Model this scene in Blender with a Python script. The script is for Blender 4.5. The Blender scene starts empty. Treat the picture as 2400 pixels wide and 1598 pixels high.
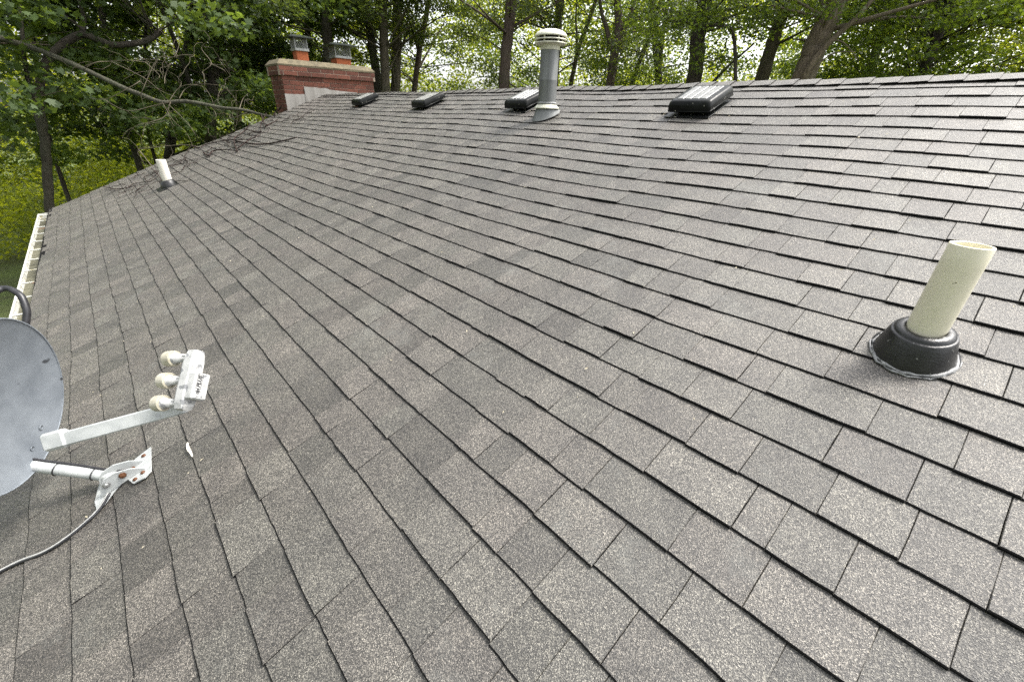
import bpy, math, random
import numpy as np
from mathutils import Vector, Matrix

random.seed(7)
rng = np.random.default_rng(7)
scene = bpy.context.scene
col = scene.collection

# ------------------------------------------------------------------ camera
TH = math.radians(20.57)                       # roof pitch
CT, ST = math.cos(TH), math.sin(TH)
CAM = Vector((-3.8506, 0.0, -0.2497))          # ridge line is the Y axis at z = 0
RIGHT = Vector((0.74347, -0.66823, 0.02685))
FWD = Vector((0.59662, 0.64458, -0.47808))
UP = Vector((0.30216, 0.37146, 0.87790))
cd = bpy.data.cameras.new('camera')
cam = bpy.data.objects.new('camera', cd)
col.objects.link(cam)
cd.sensor_fit = 'HORIZONTAL'
cd.sensor_width = 36.0
cd.lens = 36.0 * 992.43 / 2400.0
cd.shift_x = 0.0038
cd.shift_y = 0.0047
cd.clip_start = 0.05
cd.clip_end = 800.0
cam.matrix_world = Matrix(((RIGHT.x, UP.x, -FWD.x, CAM.x), (RIGHT.y, UP.y, -FWD.y, CAM.y),
                           (RIGHT.z, UP.z, -FWD.z, CAM.z), (0, 0, 0, 1)))
scene.camera = cam

# ------------------------------------------------------------------ sky, sun, exposure
SUN_EL, SUN_AZ = math.radians(58), math.radians(118)      # azimuth clockwise from +Y
world = bpy.data.worlds.new('World')
scene.world = world
world.use_nodes = True
wn, wl = world.node_tree.nodes, world.node_tree.links
wn.clear()
sky = wn.new('ShaderNodeTexSky')
sky.sky_type = 'NISHITA'
sky.sun_disc = False
sky.sun_elevation = SUN_EL
sky.sun_rotation = SUN_AZ
sky.air_density = 1.0
sky.dust_density = 4.0
hsv = wn.new('ShaderNodeHueSaturation')                    # thin bright overcast: a nearly white sky
hsv.inputs['Saturation'].default_value = 0.22
bg = wn.new('ShaderNodeBackground')
bg.inputs['Strength'].default_value = 0.15
wo = wn.new('ShaderNodeOutputWorld')
wl.new(sky.outputs[0], hsv.inputs['Color'])
wl.new(hsv.outputs[0], bg.inputs['Color'])
wl.new(bg.outputs[0], wo.inputs['Surface'])
sl = bpy.data.lights.new('sun', 'SUN')
sl.energy = 1.4
sl.angle = math.radians(14)
sl.color = (1.0, 0.95, 0.87)
so = bpy.data.objects.new('sun', sl)
col.objects.link(so)
sd = Vector((math.sin(SUN_AZ) * math.cos(SUN_EL), math.cos(SUN_AZ) * math.cos(SUN_EL), math.sin(SUN_EL)))
so.rotation_euler = sd.to_track_quat('Z', 'Y').to_euler()
so.location = sd * 30

vs = scene.view_settings
vs.view_transform = 'Standard'
vs.look = 'None'
vs.gamma = 1.0
vs.use_curve_mapping = False
vs.exposure = 1.7
scene.render.engine = 'CYCLES'
scene.cycles.max_bounces = 10
scene.cycles.diffuse_bounces = 6
scene.cycles.glossy_bounces = 3
scene.cycles.transmission_bounces = 8
scene.cycles.transparent_max_bounces = 6
scene.cycles.caustics_reflective = False
scene.cycles.caustics_refractive = False
scene.cycles.use_denoising = False
scene.cycles.sample_clamp_indirect = 6.0


# ------------------------------------------------------------------ helpers
def rp(u, v, w=0.0):
    """Point on the near roof slope: u along the ridge, v down the slope, w off the surface."""
    return Vector((-v * CT - w * ST, u, -v * ST + w * CT))


def setp(o, label=None, cat=None, group=None, kind=None):
    if label: o['label'] = label
    if cat: o['category'] = cat
    if group: o['group'] = group
    if kind: o['kind'] = kind
    return o


def empty(name, loc, label=None, cat=None, group=None):
    o = bpy.data.objects.new(name, None)
    o.empty_display_size = 0.1
    o.location = loc
    col.objects.link(o)
    return setp(o, label, cat, group)


class MB:
    """Collects faces in world space; build() links them as one mesh object."""
    def __init__(s):
        s.v, s.f, s.m, s.sm = [], [], [], []

    def add(s, verts, faces, mi=0, smooth=False):
        n = len(s.v)
        s.v.extend([tuple(q) for q in verts])
        s.f.extend([tuple(i + n for i in fc) for fc in faces])
        s.m.extend([mi] * len(faces))
        s.sm.extend([smooth] * len(faces))
        return s

    def box(s, c, size, R=None, mi=0, bev=0.0):
        """Box with chamfered edges; R = 3 axes (columns) or None."""
        hx, hy, hz = size[0] / 2, size[1] / 2, size[2] / 2
        b = min(bev, hx * .9, hy * .9, hz * .9)
        c = Vector(c)
        ax = [Vector((1, 0, 0)), Vector((0, 1, 0)), Vector((0, 0, 1))] if R is None else [Vector(a) for a in R]
        P = lambda x, y, z: c + ax[0] * x + ax[1] * y + ax[2] * z
        if b <= 0:
            vs_ = [P(x, y, z) for z in (-hz, hz) for y in (-hy, hy) for x in (-hx, hx)]
            return s.add(vs_, [(0, 2, 3, 1), (4, 5, 7, 6), (0, 1, 5, 4), (2, 6, 7, 3), (0, 4, 6, 2), (1, 3, 7, 5)], mi)
        rings = []
        for z, i in ((-hz, b), (-hz + b, 0), (hz - b, 0), (hz, b)):
            X, Y = hx - i, hy - i
            k = b if i == 0 else b * .4
            rings.append([(X - k, -Y, z), (X, -Y + k, z), (X, Y - k, z), (X - k, Y, z), (-X + k, Y, z), (-X, Y - k, z), (-X, -Y + k, z), (-X + k, -Y, z)])
        vs_ = [P(*q) for r in rings for q in r]
        fs = [tuple(range(7, -1, -1)), tuple(range(24, 32))]
        for r in range(3):
            for i in range(8):
                j = (i + 1) % 8
                fs.append((r * 8 + i, r * 8 + j, r * 8 + 8 + j, r * 8 + 8 + i))
        return s.add(vs_, fs, mi)

    def tube(s, pts, rad, n=8, mi=0, caps=True, jit=0.0, smooth=True):
        pts = [Vector(q) for q in pts]
        if not hasattr(rad, '__len__'): rad = [rad] * len(pts)
        t0 = (pts[1] - pts[0]).normalized()
        a = t0.orthogonal().normalized()
        base = len(s.v)
        ring = []
        for i, q in enumerate(pts):
            t = (pts[min(i + 1, len(pts) - 1)] - pts[max(i - 1, 0)]).normalized()
            a = (a - t * a.dot(t)).normalized()
            b = t.cross(a)
            for k in range(n):
                an = 2 * math.pi * k / n
                r = rad[i] * (1 + (random.uniform(-jit, jit) if jit else 0))
                ring.append(q + (a * math.cos(an) + b * math.sin(an)) * r)
        fs = []
        for i in range(len(pts) - 1):
            for k in range(n):
                k2 = (k + 1) % n
                fs.append((i * n + k, i * n + k2, i * n + n + k2, i * n + n + k))
        s.add(ring, fs, mi, smooth)
        if caps:
            e = len(pts) * n
            s.f.append(tuple(base + k for k in range(n - 1, -1, -1)))
            s.f.append(tuple(base + e - n + k for k in range(n)))
            s.m += [mi, mi]
            s.sm += [False, False]
        return s

    def lathe(s, c, prof, axis=(0, 0, 1), n=28, mi=0, smooth=True, wob=0.0):
        """prof = [(radius, height)...] about an axis through c."""
        c = Vector(c)
        z = Vector(axis).normalized()
        a = z.orthogonal().normalized()
        b = z.cross(a)
        wv = [1 + wob * math.sin(3 * 2 * math.pi * k / n + 1) + wob * random.uniform(-.6, .6) for k in range(n)]
        vs_ = [c + z * h + (a * math.cos(2 * math.pi * k / n) + b * math.sin(2 * math.pi * k / n)) * (r * wv[k]) for r, h in prof for k in range(n)]
        fs = []
        for i in range(len(prof) - 1):
            for k in range(n):
                k2 = (k + 1) % n
                fs.append((i * n + k, i * n + k2, i * n + n + k2, i * n + n + k))
        return s.add(vs_, fs, mi, smooth)

    def build(s, name, mats, parent=None, origin=None):
        me = bpy.data.meshes.new(name)
        o0 = Vector(origin) if origin is not None else Vector((0, 0, 0))
        me.from_pydata([tuple(Vector(q) - o0) for q in s.v], [], s.f)
        me.polygons.foreach_set('material_index', s.m)
        me.polygons.foreach_set('use_smooth', s.sm)
        for m in (mats if isinstance(mats, (list, tuple)) else [mats]):
            me.materials.append(m)
        me.update()
        o = bpy.data.objects.new(name, me)
        col.objects.link(o)
        o.location = o0
        if parent is not None:
            put(o, parent)
        return o


WLOC = {}


def put(o, parent):
    """Parent without moving (all parents here are unrotated Empties or unrotated meshes)."""
    pw = WLOC.get(parent.name, parent.location.copy())
    ow = o.location.copy()
    WLOC[o.name] = ow
    o.parent = parent
    o.location = ow - pw


def smooth_path(pts, n=5):
    """Catmull-Rom through the points."""
    pts = [Vector(q) for q in pts]
    P = [pts[0] * 2 - pts[1]] + pts + [pts[-1] * 2 - pts[-2]]
    out = []
    for i in range(1, len(P) - 2):
        for k in range(n):
            t = k / n
            a, b, c, d = P[i - 1], P[i], P[i + 1], P[i + 2]
            out.append(.5 * ((2 * b) + (c - a) * t + (2 * a - 5 * b + 4 * c - d) * t * t + (3 * b - a - 3 * c + d) * t ** 3))
    out.append(pts[-1])
    return out


# ------------------------------------------------------------------ materials
def mat(name):
    m = bpy.data.materials.new(name)
    m.use_nodes = True
    nt = m.node_tree
    return m, nt, nt.nodes, nt.links, nt.nodes['Principled BSDF']


def ramp(nodes, stops, interp='LINEAR'):
    r = nodes.new('ShaderNodeValToRGB')
    r.color_ramp.interpolation = interp
    e = r.color_ramp.elements
    while len(e) < len(stops): e.new(0.5)
    for el, (p, c) in zip(e, stops):
        el.position = p
        el.color = (*c, 1) if len(c) == 3 else c
    return r


def coords(nodes, links, kind='OBJ', scale=(1, 1, 1)):
    if kind == 'POS':
        src = nodes.new('ShaderNodeNewGeometry').outputs['Position']
    else:
        src = nodes.new('ShaderNodeTexCoord').outputs['Object']
    mp = nodes.new('ShaderNodeMapping')
    mp.inputs['Scale'].default_value = scale
    links.new(src, mp.inputs['Vector'])
    return mp.outputs[0]


def noise(nodes, links, vec, scale, detail=3, rough=.6):
    t = nodes.new('ShaderNodeTexNoise')
    t.inputs['Scale'].default_value = scale
    t.inputs['Detail'].default_value = detail
    t.inputs['Roughness'].default_value = rough
    links.new(vec, t.inputs['Vector'])
    return t.outputs['Fac']


def mixc(nodes, links, fac, a, b, mode='MIX'):
    n = nodes.new('ShaderNodeMix')
    n.data_type = 'RGBA'
    n.blend_type = mode
    n.clamp_factor = True
    for sock, val in ((n.inputs[0], fac), (n.inputs[6], a), (n.inputs[7], b)):
        if hasattr(val, 'is_output'): links.new(val, sock)
        elif isinstance(val, (int, float)): sock.default_value = val
        else: sock.default_value = (*val, 1)
    return n.outputs[2]


def math_(nodes, links, op, a, b):
    n = nodes.new('ShaderNodeMath')
    n.operation = op
    for s_, v_ in zip(n.inputs, (a, b)):
        if hasattr(v_, 'is_output'): links.new(v_, s_)
        else: s_.default_value = v_
    return n.outputs[0]


def bump(nodes, links, height, bsdf, strength=.3, dist=.01):
    b = nodes.new('ShaderNodeBump')
    b.inputs['Strength'].default_value = strength
    b.inputs['Distance'].default_value = dist
    links.new(height, b.inputs['Height'])
    links.new(b.outputs[0], bsdf.inputs['Normal'])


def weathered(name, a, b, scale=8, rough=.5, metallic=0.0, stretch=(1, 1, 1), contrast=(.35, .7), spots=None, bumps=.1, bscale=60, rvar=.15, spotscale=60, spotcut=.72):
    m, nt, N, L, bs = mat(name)
    v = coords(N, L, 'POS', stretch)
    n1 = noise(N, L, v, scale, 5, .65)
    r = ramp(N, [(contrast[0], a), (contrast[1], b)])
    L.new(n1, r.inputs[0])
    c = r.outputs[0]
    if spots:
        n2 = noise(N, L, coords(N, L, 'POS'), spotscale, 2, .5)
        r2 = ramp(N, [(spotcut, (0, 0, 0)), (spotcut + .03, (1, 1, 1))])
        L.new(n2, r2.inputs[0])
        c = mixc(N, L, r2.outputs[0], c, spots)
    L.new(c, bs.inputs['Base Color'])
    bs.inputs['Metallic'].default_value = metallic
    rr = ramp(N, [(0, (rough - rvar,) * 3), (1, (rough + rvar,) * 3)])
    L.new(n1, rr.inputs[0])
    L.new(rr.outputs[0], bs.inputs['Roughness'])
    if bumps:
        bump(N, L, noise(N, L, coords(N, L, 'POS'), bscale, 3), bs, bumps, .005)
    return m


# asphalt shingle granules
def shingle_mat():
    m, nt, N, L, bs = mat('asphalt_granules')
    v = coords(N, L, 'POS')
    vo = N.new('ShaderNodeTexVoronoi')
    vo.inputs['Scale'].default_value = 500
    L.new(v, vo.inputs['Vector'])
    sp = N.new('ShaderNodeSeparateColor')
    L.new(vo.outputs['Color'], sp.inputs[0])
    gr = ramp(N, [(0.0, (.014, .014, .014)), (.34, (.036, .035, .034)), (.64, (.076, .074, .070)), (.86, (.138, .135, .127)), (1.0, (.26, .253, .235))])
    L.new(sp.outputs[0], gr.inputs[0])
    ta = N.new('ShaderNodeAttribute')
    ta.attribute_name = 'tone'
    tsep = N.new('ShaderNodeSeparateColor')
    L.new(ta.outputs['Color'], tsep.inputs[0])
    brown = mixc(N, L, tsep.outputs[1], (1.03, 1.01, .935), (1.065, 1.0, .94))
    c = mixc(N, L, 1.0, gr.outputs[0], brown, 'MULTIPLY')
    # blotches of the blend and slow weathering
    n1 = noise(N, L, v, 9, 4, .6)
    r1 = ramp(N, [(.3, (.80, .79, .79)), (.7, (1.18, 1.17, 1.14))])
    L.new(n1, r1.inputs[0])
    c = mixc(N, L, 1.0, c, r1.outputs[0], 'MULTIPLY')
    n2 = noise(N, L, coords(N, L, 'POS', (.5, 1, 1)), .8, 3, .5)
    r2 = ramp(N, [(.35, (.90, .90, .90)), (.7, (1.08, 1.07, 1.06))])
    L.new(n2, r2.inputs[0])
    c = mixc(N, L, 1.0, c, r2.outputs[0], 'MULTIPLY')
    tone = math_(N, L, 'MULTIPLY', tsep.outputs[0], 2.1)
    tc = N.new('ShaderNodeCombineColor')
    for i in range(3): L.new(tone, tc.inputs[i])
    c = mixc(N, L, 1.0, c, tc.outputs[0], 'MULTIPLY')
    # pale lichen film in patches
    n3 = noise(N, L, v, 3.1, 6, .75)
    r3 = ramp(N, [(.58, (0, 0, 0)), (.78, (.45, .45, .45))])
    L.new(n3, r3.inputs[0])
    c = mixc(N, L, r3.outputs[0], c, (.17, .175, .16))
    L.new(c, bs.inputs['Base Color'])
    bs.inputs['Roughness'].default_value = .55
    bs.inputs['Specular IOR Level'].default_value = .7
    bump(N, L, math_(N, L, 'ADD', vo.outputs['Distance'], math_(N, L, 'MULTIPLY', sp.outputs[1], .6)), bs, .5, .0018)
    return m


M_SH = shingle_mat()
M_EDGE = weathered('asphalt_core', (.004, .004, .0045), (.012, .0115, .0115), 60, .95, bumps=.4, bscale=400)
M_FELT = weathered('roof_felt', (.03, .03, .03), (.05, .05, .05), 5, .9)
M_BLACK = weathered('black_plastic', (.006, .0065, .0065), (.013, .014, .013), 12, .30, bumps=.10, bscale=90, rvar=.1, spots=(.30, .29, .25), spotscale=55, spotcut=.70)
M_GLARE = weathered('plastic_sky_glare', (.10, .10, .095), (.26, .26, .245), 26, .34, bumps=.1, bscale=90, contrast=(.3, .62))  # pale grey holds the sky glare on the black vent tops
M_RUBBER = weathered('black_rubber', (.007, .007, .008), (.024, .024, .023), 22, .36, bumps=.25, bscale=160, spots=(.16, .16, .15), spotcut=.70)
M_PVC = weathered('cream_pvc', (.66, .62, .47), (.78, .735, .57), 5, .38, bumps=.02, spots=(.10, .085, .04), spotscale=52, spotcut=.755, stretch=(1, 1, .5))
M_PVC2 = weathered('white_pvc', (.58, .55, .48), (.68, .65, .58), 5, .42, bumps=.02)
M_SEAL = weathered('grey_sealant', (.10, .10, .10), (.42, .42, .42), 45, .5, bumps=.5, bscale=140)
M_GALV = weathered('galvanised_steel', (.082, .086, .085), (.255, .262, .257), 9, .58, .4, (1, 1, .12), (.3, .72), bumps=.05, rvar=.1)
M_COLLAR = weathered('painted_cap_metal', (.44, .43, .35), (.74, .73, .60), 16, .45, .1, (1, 1, .5), (.3, .65), spots=(.07, .065, .05), spotscale=48, spotcut=.69)
M_DARK = weathered('dark_core_metal', (.02, .02, .02), (.05, .05, .05), 20, .5, .5)  # dark metal for the core between the cap louvres
M_WHITE = weathered('white_painted_steel', (.28, .295, .295), (.42, .435, .43), 11, .33, 0, (1, 1, 1), (.3, .6), spots=(.33, .34, .34), spotscale=28, spotcut=.66)
M_LNB = weathered('white_lnb_plastic', (.30, .305, .30), (.44, .44, .43), 26, .42, 0, (1, 1, 1), (.32, .55), spots=(.20, .205, .21), spotscale=38, spotcut=.62)
M_CAPL = weathered('yellowed_plastic', (.28, .255, .175), (.42, .40, .335), 20, .4, 0, (1, 1, 1), (.3, .6))
M_DISH = weathered('grey_dish_enamel', (.135, .152, .172), (.225, .248, .272), 7, .36, .1, (1, 1, 1), (.3, .7), spots=(.05, .055, .062), spotscale=16, spotcut=.69, bumps=.04, bscale=300)
M_RUST = weathered('rusty_bolt', (.06, .022, .010), (.17, .075, .032), 60, .7, .2)
M_STEEL = weathered('bolt_steel', (.35, .36, .36), (.6, .61, .6), 40, .35, .8)
M_CABLE = weathered('grey_cable_jacket', (.30, .30, .29), (.45, .45, .43), 30, .5)
M_CABLED = weathered('black_cable_jacket', (.012, .012, .014), (.03, .03, .033), 30, .4)
M_GUT = weathered('white_gutter_aluminium', (.46, .46, .42), (.62, .62, .57), 6, .4, 0, (1, 1, 1), (.3, .6), spots=(.30, .27, .16), spotscale=14, spotcut=.64)
M_FASCIA = weathered('white_fascia_paint', (.60, .60, .57), (.76, .76, .73), 5, .5)
M_WALL = weathered('beige_siding', (.40, .37, .31), (.50, .47, .40), 3, .6)
M_MORTAR = weathered('mortar', (.22, .175, .135), (.33, .27, .21), 40, .9, bumps=.4, bscale=200)
M_CROWN = weathered('weathered_concrete', (.065, .054, .030), (.165, .138, .086), 14, .9, bumps=.5, bscale=80, contrast=(.3, .68))
M_FLUE = weathered('orange_clay', (.24, .055, .015), (.36, .10, .03), 18, .8, bumps=.2)
M_FLASH = weathered('aluminium_flashing', (.18, .168, .15), (.31, .297, .275), 10, .48, .15, (1, 1, .1), (.3, .7), bumps=.04)
M_LIDM = weathered('black_cap_steel', (.007, .010, .009), (.022, .027, .025), 8, .35, .3)
M_SKIRT = weathered('grey_cap_steel', (.19, .195, .185), (.33, .335, .32), 20, .4, .3)
M_TWIG = weathered('dry_twig', (.065, .055, .036), (.15, .125, .085), 12, .85)
M_VINE = weathered('dark_dry_vine', (.014, .010, .009), (.050, .034, .029), 12, .8)
M_LITTER = weathered('dry_leaf_litter', (.30, .26, .17), (.50, .46, .36), 20, .8)


for m_ in (M_BLACK, M_EDGE, M_VINE):
    m_.node_tree.nodes['Principled BSDF'].inputs['Specular IOR Level'].default_value = .12


def brick_mat():
    m, nt, N, L, bs = mat('red_brick')
    oi = N.new('ShaderNodeObjectInfo')
    r = ramp(N, [(0, (.066, .022, .013)), (.5, (.105, .034, .020)), (1, (.150, .052, .031))])
    L.new(oi.outputs['Random'], r.inputs[0])
    v = coords(N, L, 'POS')
    n1 = noise(N, L, v, 30, 5, .7)
    r1 = ramp(N, [(.3, (.6, .6, .6)), (.7, (1.25, 1.22, 1.2))])
    L.new(n1, r1.inputs[0])
    L.new(mixc(N, L, 1.0, r.outputs[0], r1.outputs[0], 'MULTIPLY'), bs.inputs['Base Color'])
    bs.inputs['Roughness'].default_value = .88
    bump(N, L, noise(N, L, v, 160, 4), bs, .4, .004)
    return m


def bark_mat(name, a, b, ms=1.0):
    m, nt, N, L, bs = mat(name)
    v = coords(N, L, 'POS', (1, 1, .16))
    n1 = noise(N, L, v, 22 * ms, 6, .7)
    r = ramp(N, [(.34, a), (.66, b)])
    L.new(n1, r.inputs[0])
    n2 = noise(N, L, coords(N, L, 'POS'), 1.6, 3)
    r2 = ramp(N, [(.45, (0, 0, 0)), (.7, (.35, .35, .35))])
    L.new(n2, r2.inputs[0])
    c = mixc(N, L, r2.outputs[0], r.outputs[0], (.085, .095, .055))   # algae film
    L.new(c, bs.inputs['Base Color'])
    bs.inputs['Roughness'].default_value = .9
    bump(N, L, n1, bs, .9, .04)
    return m


def leaf_mat(name, dark, light, trans=.38):
    m, nt, N, L, bs = mat(name)
    at = N.new('ShaderNodeAttribute')
    at.attribute_name = 'tone'
    r = ramp(N, [(0, dark), (1, light)])
    L.new(at.outputs['Fac'], r.inputs[0])
    L.new(r.outputs[0], bs.inputs['Base Color'])
    bs.inputs['Roughness'].default_value = .55
    bs.inputs['Specular IOR Level'].default_value = .35
    tr = N.new('ShaderNodeBsdfTranslucent')
    tcol = mixc(N, L, 1.0, r.outputs[0], (2.5, 2.3, .8), 'MULTIPLY')
    L.new(tcol, tr.inputs[0])
    mx = N.new('ShaderNodeMixShader')
    mx.inputs[0].default_value = trans
    L.new(bs.outputs[0], mx.inputs[1])
    L.new(tr.outputs[0], mx.inputs[2])
    L.new(mx.outputs[0], N['Material Output'].inputs['Surface'])
    return m


M_BRICK = brick_mat()
M_BARK = bark_mat('grey_brown_bark', (.040, .032, .023), (.135, .110, .080))
M_BARKD = bark_mat('dark_bark', (.018, .014, .011), (.055, .043, .033))
M_BARKR = bark_mat('reddish_bark', (.045, .030, .024), (.125, .090, .075))
M_BARKL = bark_mat('warm_brown_bark', (.070, .054, .038), (.22, .175, .125), 1.3)
M_LICH = bark_mat('lichen_bark', (.030, .029, .020), (.105, .100, .070))
M_LF_A = leaf_mat('maple_leaf', (.034, .056, .020), (.085, .128, .042), .46)
M_LF_B = leaf_mat('mid_green_leaf', (.046, .074, .016), (.108, .158, .032), .50)
M_LF_C = leaf_mat('yellow_green_leaf', (.115, .150, .022), (.25, .285, .048), .58)
M_LF_D = leaf_mat('grey_green_leaf', (.042, .062, .024), (.100, .138, .048), .48)

# ------------------------------------------------------------------ ground
GZ = -4.7
g = MB()
nx = 48
ext = [-300, -160, -90] + [-60 + 4 * i for i in range(31)] + [90, 160, 300]
vv = [(x, y, GZ + .12 * math.sin(x * .31) * math.cos(y * .27)) for y in ext for x in ext]
k = len(ext)
g.add(vv, [(j * k + i, j * k + i + 1, j * k + k + i + 1, j * k + k + i) for j in range(k - 1) for i in range(k - 1)], 0, True)


def ground_mat():
    m, nt, N, L, bs = mat('forest_floor')
    v = coords(N, L, 'POS')
    r = ramp(N, [(.35, (.055, .060, .022)), (.55, (.075, .105, .024)), (.75, (.12, .15, .035))])
    L.new(noise(N, L, v, .7, 8, .7), r.inputs[0])
    L.new(r.outputs[0], bs.inputs['Base Color'])
    bs.inputs['Roughness'].default_value = .95
    bump(N, L, noise(N, L, v, 9, 5), bs, .8, .08)
    return m


setp(g.build('ground', ground_mat()), 'green forest floor under the trees around the house', kind='structure')

# ------------------------------------------------------------------ house
E_ = 0.143                                   # shingle exposure
V0 = 0.030                                   # ridge to the top of course one
NC = 34
U_MIN, U_MAX = -3.4, 9.80
V_EAVE = V0 + NC * E_


def wav(u, v):
    """Gentle unevenness of an old roof deck."""
    return (.005 * math.sin(u * 1.9 + v * .9) + .004 * math.sin(u * 3.7 - v * 2.1 + 1.3) + .0035 * math.sin(v * 5.1 + u * .6)
            + .010 * math.exp(-((u - 9.7) / .8) ** 2) * math.sin(v * 2.3 + .4))


house = empty('house', (0, 3.2, GZ), 'house under a weathered grey-brown asphalt shingle roof', 'house')
XE = V_EAVE * CT
ZE = -V_EAVE * ST
dk = MB()                                    # deck: thin board sheets under the shingles, both slopes
us = [U_MIN + (U_MAX - U_MIN) * i / 26 for i in range(27)]
vsl = [V_EAVE * i / 10 for i in range(11)]
for sgn in (1, -1):
    for w0, flip in ((-.006, 0), (-.026, 1)):
        pv = [rp(u, v, w0 + wav(u, v)) for v in vsl for u in us]
        pv = [Vector((p.x * sgn, p.y, p.z)) for p in pv]
        dk.add(pv, [(j * 27 + i, j * 27 + i + 1, j * 27 + 27 + i + 1, j * 27 + 27 + i) for j in range(10) for i in range(26)], 0, True)
roof = dk.build('roof', M_FELT, house, (0, 3.2, 0))
setp(roof, 'weathered grey-brown shingle roof')


def wall(c, size, name='wall'):
    return MB().box(c, size, None, 0, .004).build(name, M_WALL, house, c)


wall((-4.15, 3.0, -3.35), (.16, 12.3, 2.7))
wall((4.15, 3.0, -3.35), (.16, 12.3, 2.7))
for yy in (9.23, -3.23):
    gm = MB()
    w_ = 4.06
    pr = [(-w_, GZ), (w_, GZ), (w_, -w_ * ST / CT - .06), (0, -.07), (-w_, -w_ * ST / CT - .06)]
    gm.add([(x, yy - .08, z) for x, z in pr] + [(x, yy + .08, z) for x, z in pr],
           [(0, 1, 2, 3, 4), (9, 8, 7, 6, 5)] + [(i, i + 5, (i + 1) % 5 + 5, (i + 1) % 5) for i in range(5)])
    gm.build('gable_wall', M_WALL, house, (0, yy, GZ))
for sgn in (-1, 1):
    c = (sgn * (XE - .035), 3.2, ZE - .115)
    MB().box(c, (.022, U_MAX - U_MIN - .02, .15), None, 0, .003).build('fascia', M_FASCIA, house, c)
    c = (sgn * (XE - .24), 3.2, ZE - .165)
    MB().box(c, (.36, U_MAX - U_MIN - .05, .012), None, 0, .003).build('soffit', M_FASCIA, house, c)
for yy in (U_MAX - .03, U_MIN + .03):
    for sgn in (-1, 1):
        a, b = (0, -.12), (sgn * XE * .995, -XE * ST / CT - .11)
        bm = MB()
        q = [(a[0], a[1] + .07), (b[0], b[1] + .07), (b[0], b[1] - .07), (a[0], a[1] - .07)]
        bm.add([(x, yy - .011, z) for x, z in q] + [(x, yy + .011, z) for x, z in q],
               [(0, 1, 2, 3), (7, 6, 5, 4)] + [(i, i + 4, (i + 1) % 4 + 4, (i + 1) % 4) for i in range(4)])
        bm.build('rake_board', M_FASCIA, house, (0, yy, -.5))

# ---- shingle tabs
tabs = []


def add_tab(store, u0, u1, k, high, slope=1, tone=1.0, tint=.5):
    va = V0 + (k - 1) * E_ - .012
    vb = V0 + k * E_ + random.uniform(-.0025, .0025)
    t = random.uniform(.0078, .0102) if high else random.uniform(.0050, .0064)
    if random.random() < .03: t += .003                      # a lifted tab
    g0 = .0006 if random.random() < .38 else .0002
    ua, ub = u0 + g0, u1 - g0
    skew = random.uniform(-.002, .002)
    nb = 4 if ub - ua > .12 else 3
    out = []                                                  # outline: top-left, sides, butt edge
    out.append((ua, va))
    out.append((ua + random.uniform(-.0012, .0012), va + (vb - va) * .55))
    for i in range(nb + 1):
        f = i / nb
        j = random.uniform(-.0014, .0014)
        out.append((ua + (ub - ua) * f, vb + skew * (f - .5) + j))
    out.append((ub + random.uniform(-.0012, .0012), va + (vb - va) * .55))
    out.append((ub, va))
    ctr = ((ua + ub) / 2, (va + vb) / 2)
    cv = random.uniform(-.0009, .0012)

    def hgt(u, v):
        f = (v - va) / (vb - va)
        return .0012 + t * min(f, 1.02) + cv * math.sin(3.1 * f) + wav(u, v)
    n = len(out)
    ins = .0016
    r1, r2, r3 = [], [], []
    for (u, v) in out:
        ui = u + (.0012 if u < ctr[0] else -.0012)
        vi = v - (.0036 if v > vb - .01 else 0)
        h = hgt(u, v)
        r1.append(rp(ui, vi, hgt(ui, vi)))
        r2.append(rp(u, v, h - .0022))
        r3.append(rp(u, v, wav(u, v) - .005))
    vs_ = r1 + r2 + r3
    if slope < 0:
        vs_ = [Vector((-p.x, p.y, p.z)) for p in vs_]
    fs, mi = [tuple(range(n))], [0]
    for i in range(n - 1):
        butt = 2 <= i < 2 + nb
        fs.append((i + n, i + 1 + n, i + 1, i)); mi.append(1 if butt else 0)  # dark butt chamfer: bare asphalt edge, widened to hold the shadow line too
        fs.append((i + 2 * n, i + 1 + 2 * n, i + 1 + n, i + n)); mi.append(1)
    if slope < 0:
        fs = [tuple(reversed(f_)) for f_ in fs]
    store.append((vs_, fs, mi, (tone, tint)))


def lay_courses(store, slope):
    for k in range(1, NC + 1):
        u = U_MIN - random.uniform(0, .2)
        high = random.random() < .5
        while u < U_MAX:
            wd = random.choice((.11, .14, .16, .175, .19, .21, .24)) * random.uniform(.92, 1.08)
            if not high: wd *= random.choice((.75, .95, 1.15))
            u0, u1 = max(u, U_MIN), min(u + wd, U_MAX)
            if U_MAX - u1 < .05: u1 = U_MAX
            if u1 - u0 > .03:
                tone = random.gauss(.53, .03) if high else random.gauss(.455, .04)
                if random.random() < .12: tone *= random.uniform(.78, .92)
                add_tab(store, u0, u1, k, high, slope, max(.28, tone), random.random())
            u = u1 if u1 > u else u + wd
            high = (not high) if random.random() < .86 else high


def tabs_mesh(name, items, parent, origin):
    vv_, ff, mi, tn = [], [], [], []
    for vs_, fs, ms, tt in items:
        n = len(vv_)
        vv_.extend([tuple(p - origin) for p in vs_])
        ff.extend([tuple(i + n for i in f_) for f_ in fs])
        mi.extend(ms)
        tn.extend([(tt[0], tt[1], 0, 1)] * len(fs))
    me = bpy.data.meshes.new(name)
    me.from_pydata(vv_, [], ff)
    me.polygons.foreach_set('material_index', mi)
    a = me.attributes.new('tone', 'FLOAT_COLOR', 'FACE')
    a.data.foreach_set('color', np.array(tn, dtype=np.float32).ravel())
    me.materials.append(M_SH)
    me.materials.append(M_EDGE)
    me.update()
    o = bpy.data.objects.new(name, me)
    col.objects.link(o)
    o.location = origin
    put(o, parent)
    return o


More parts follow.
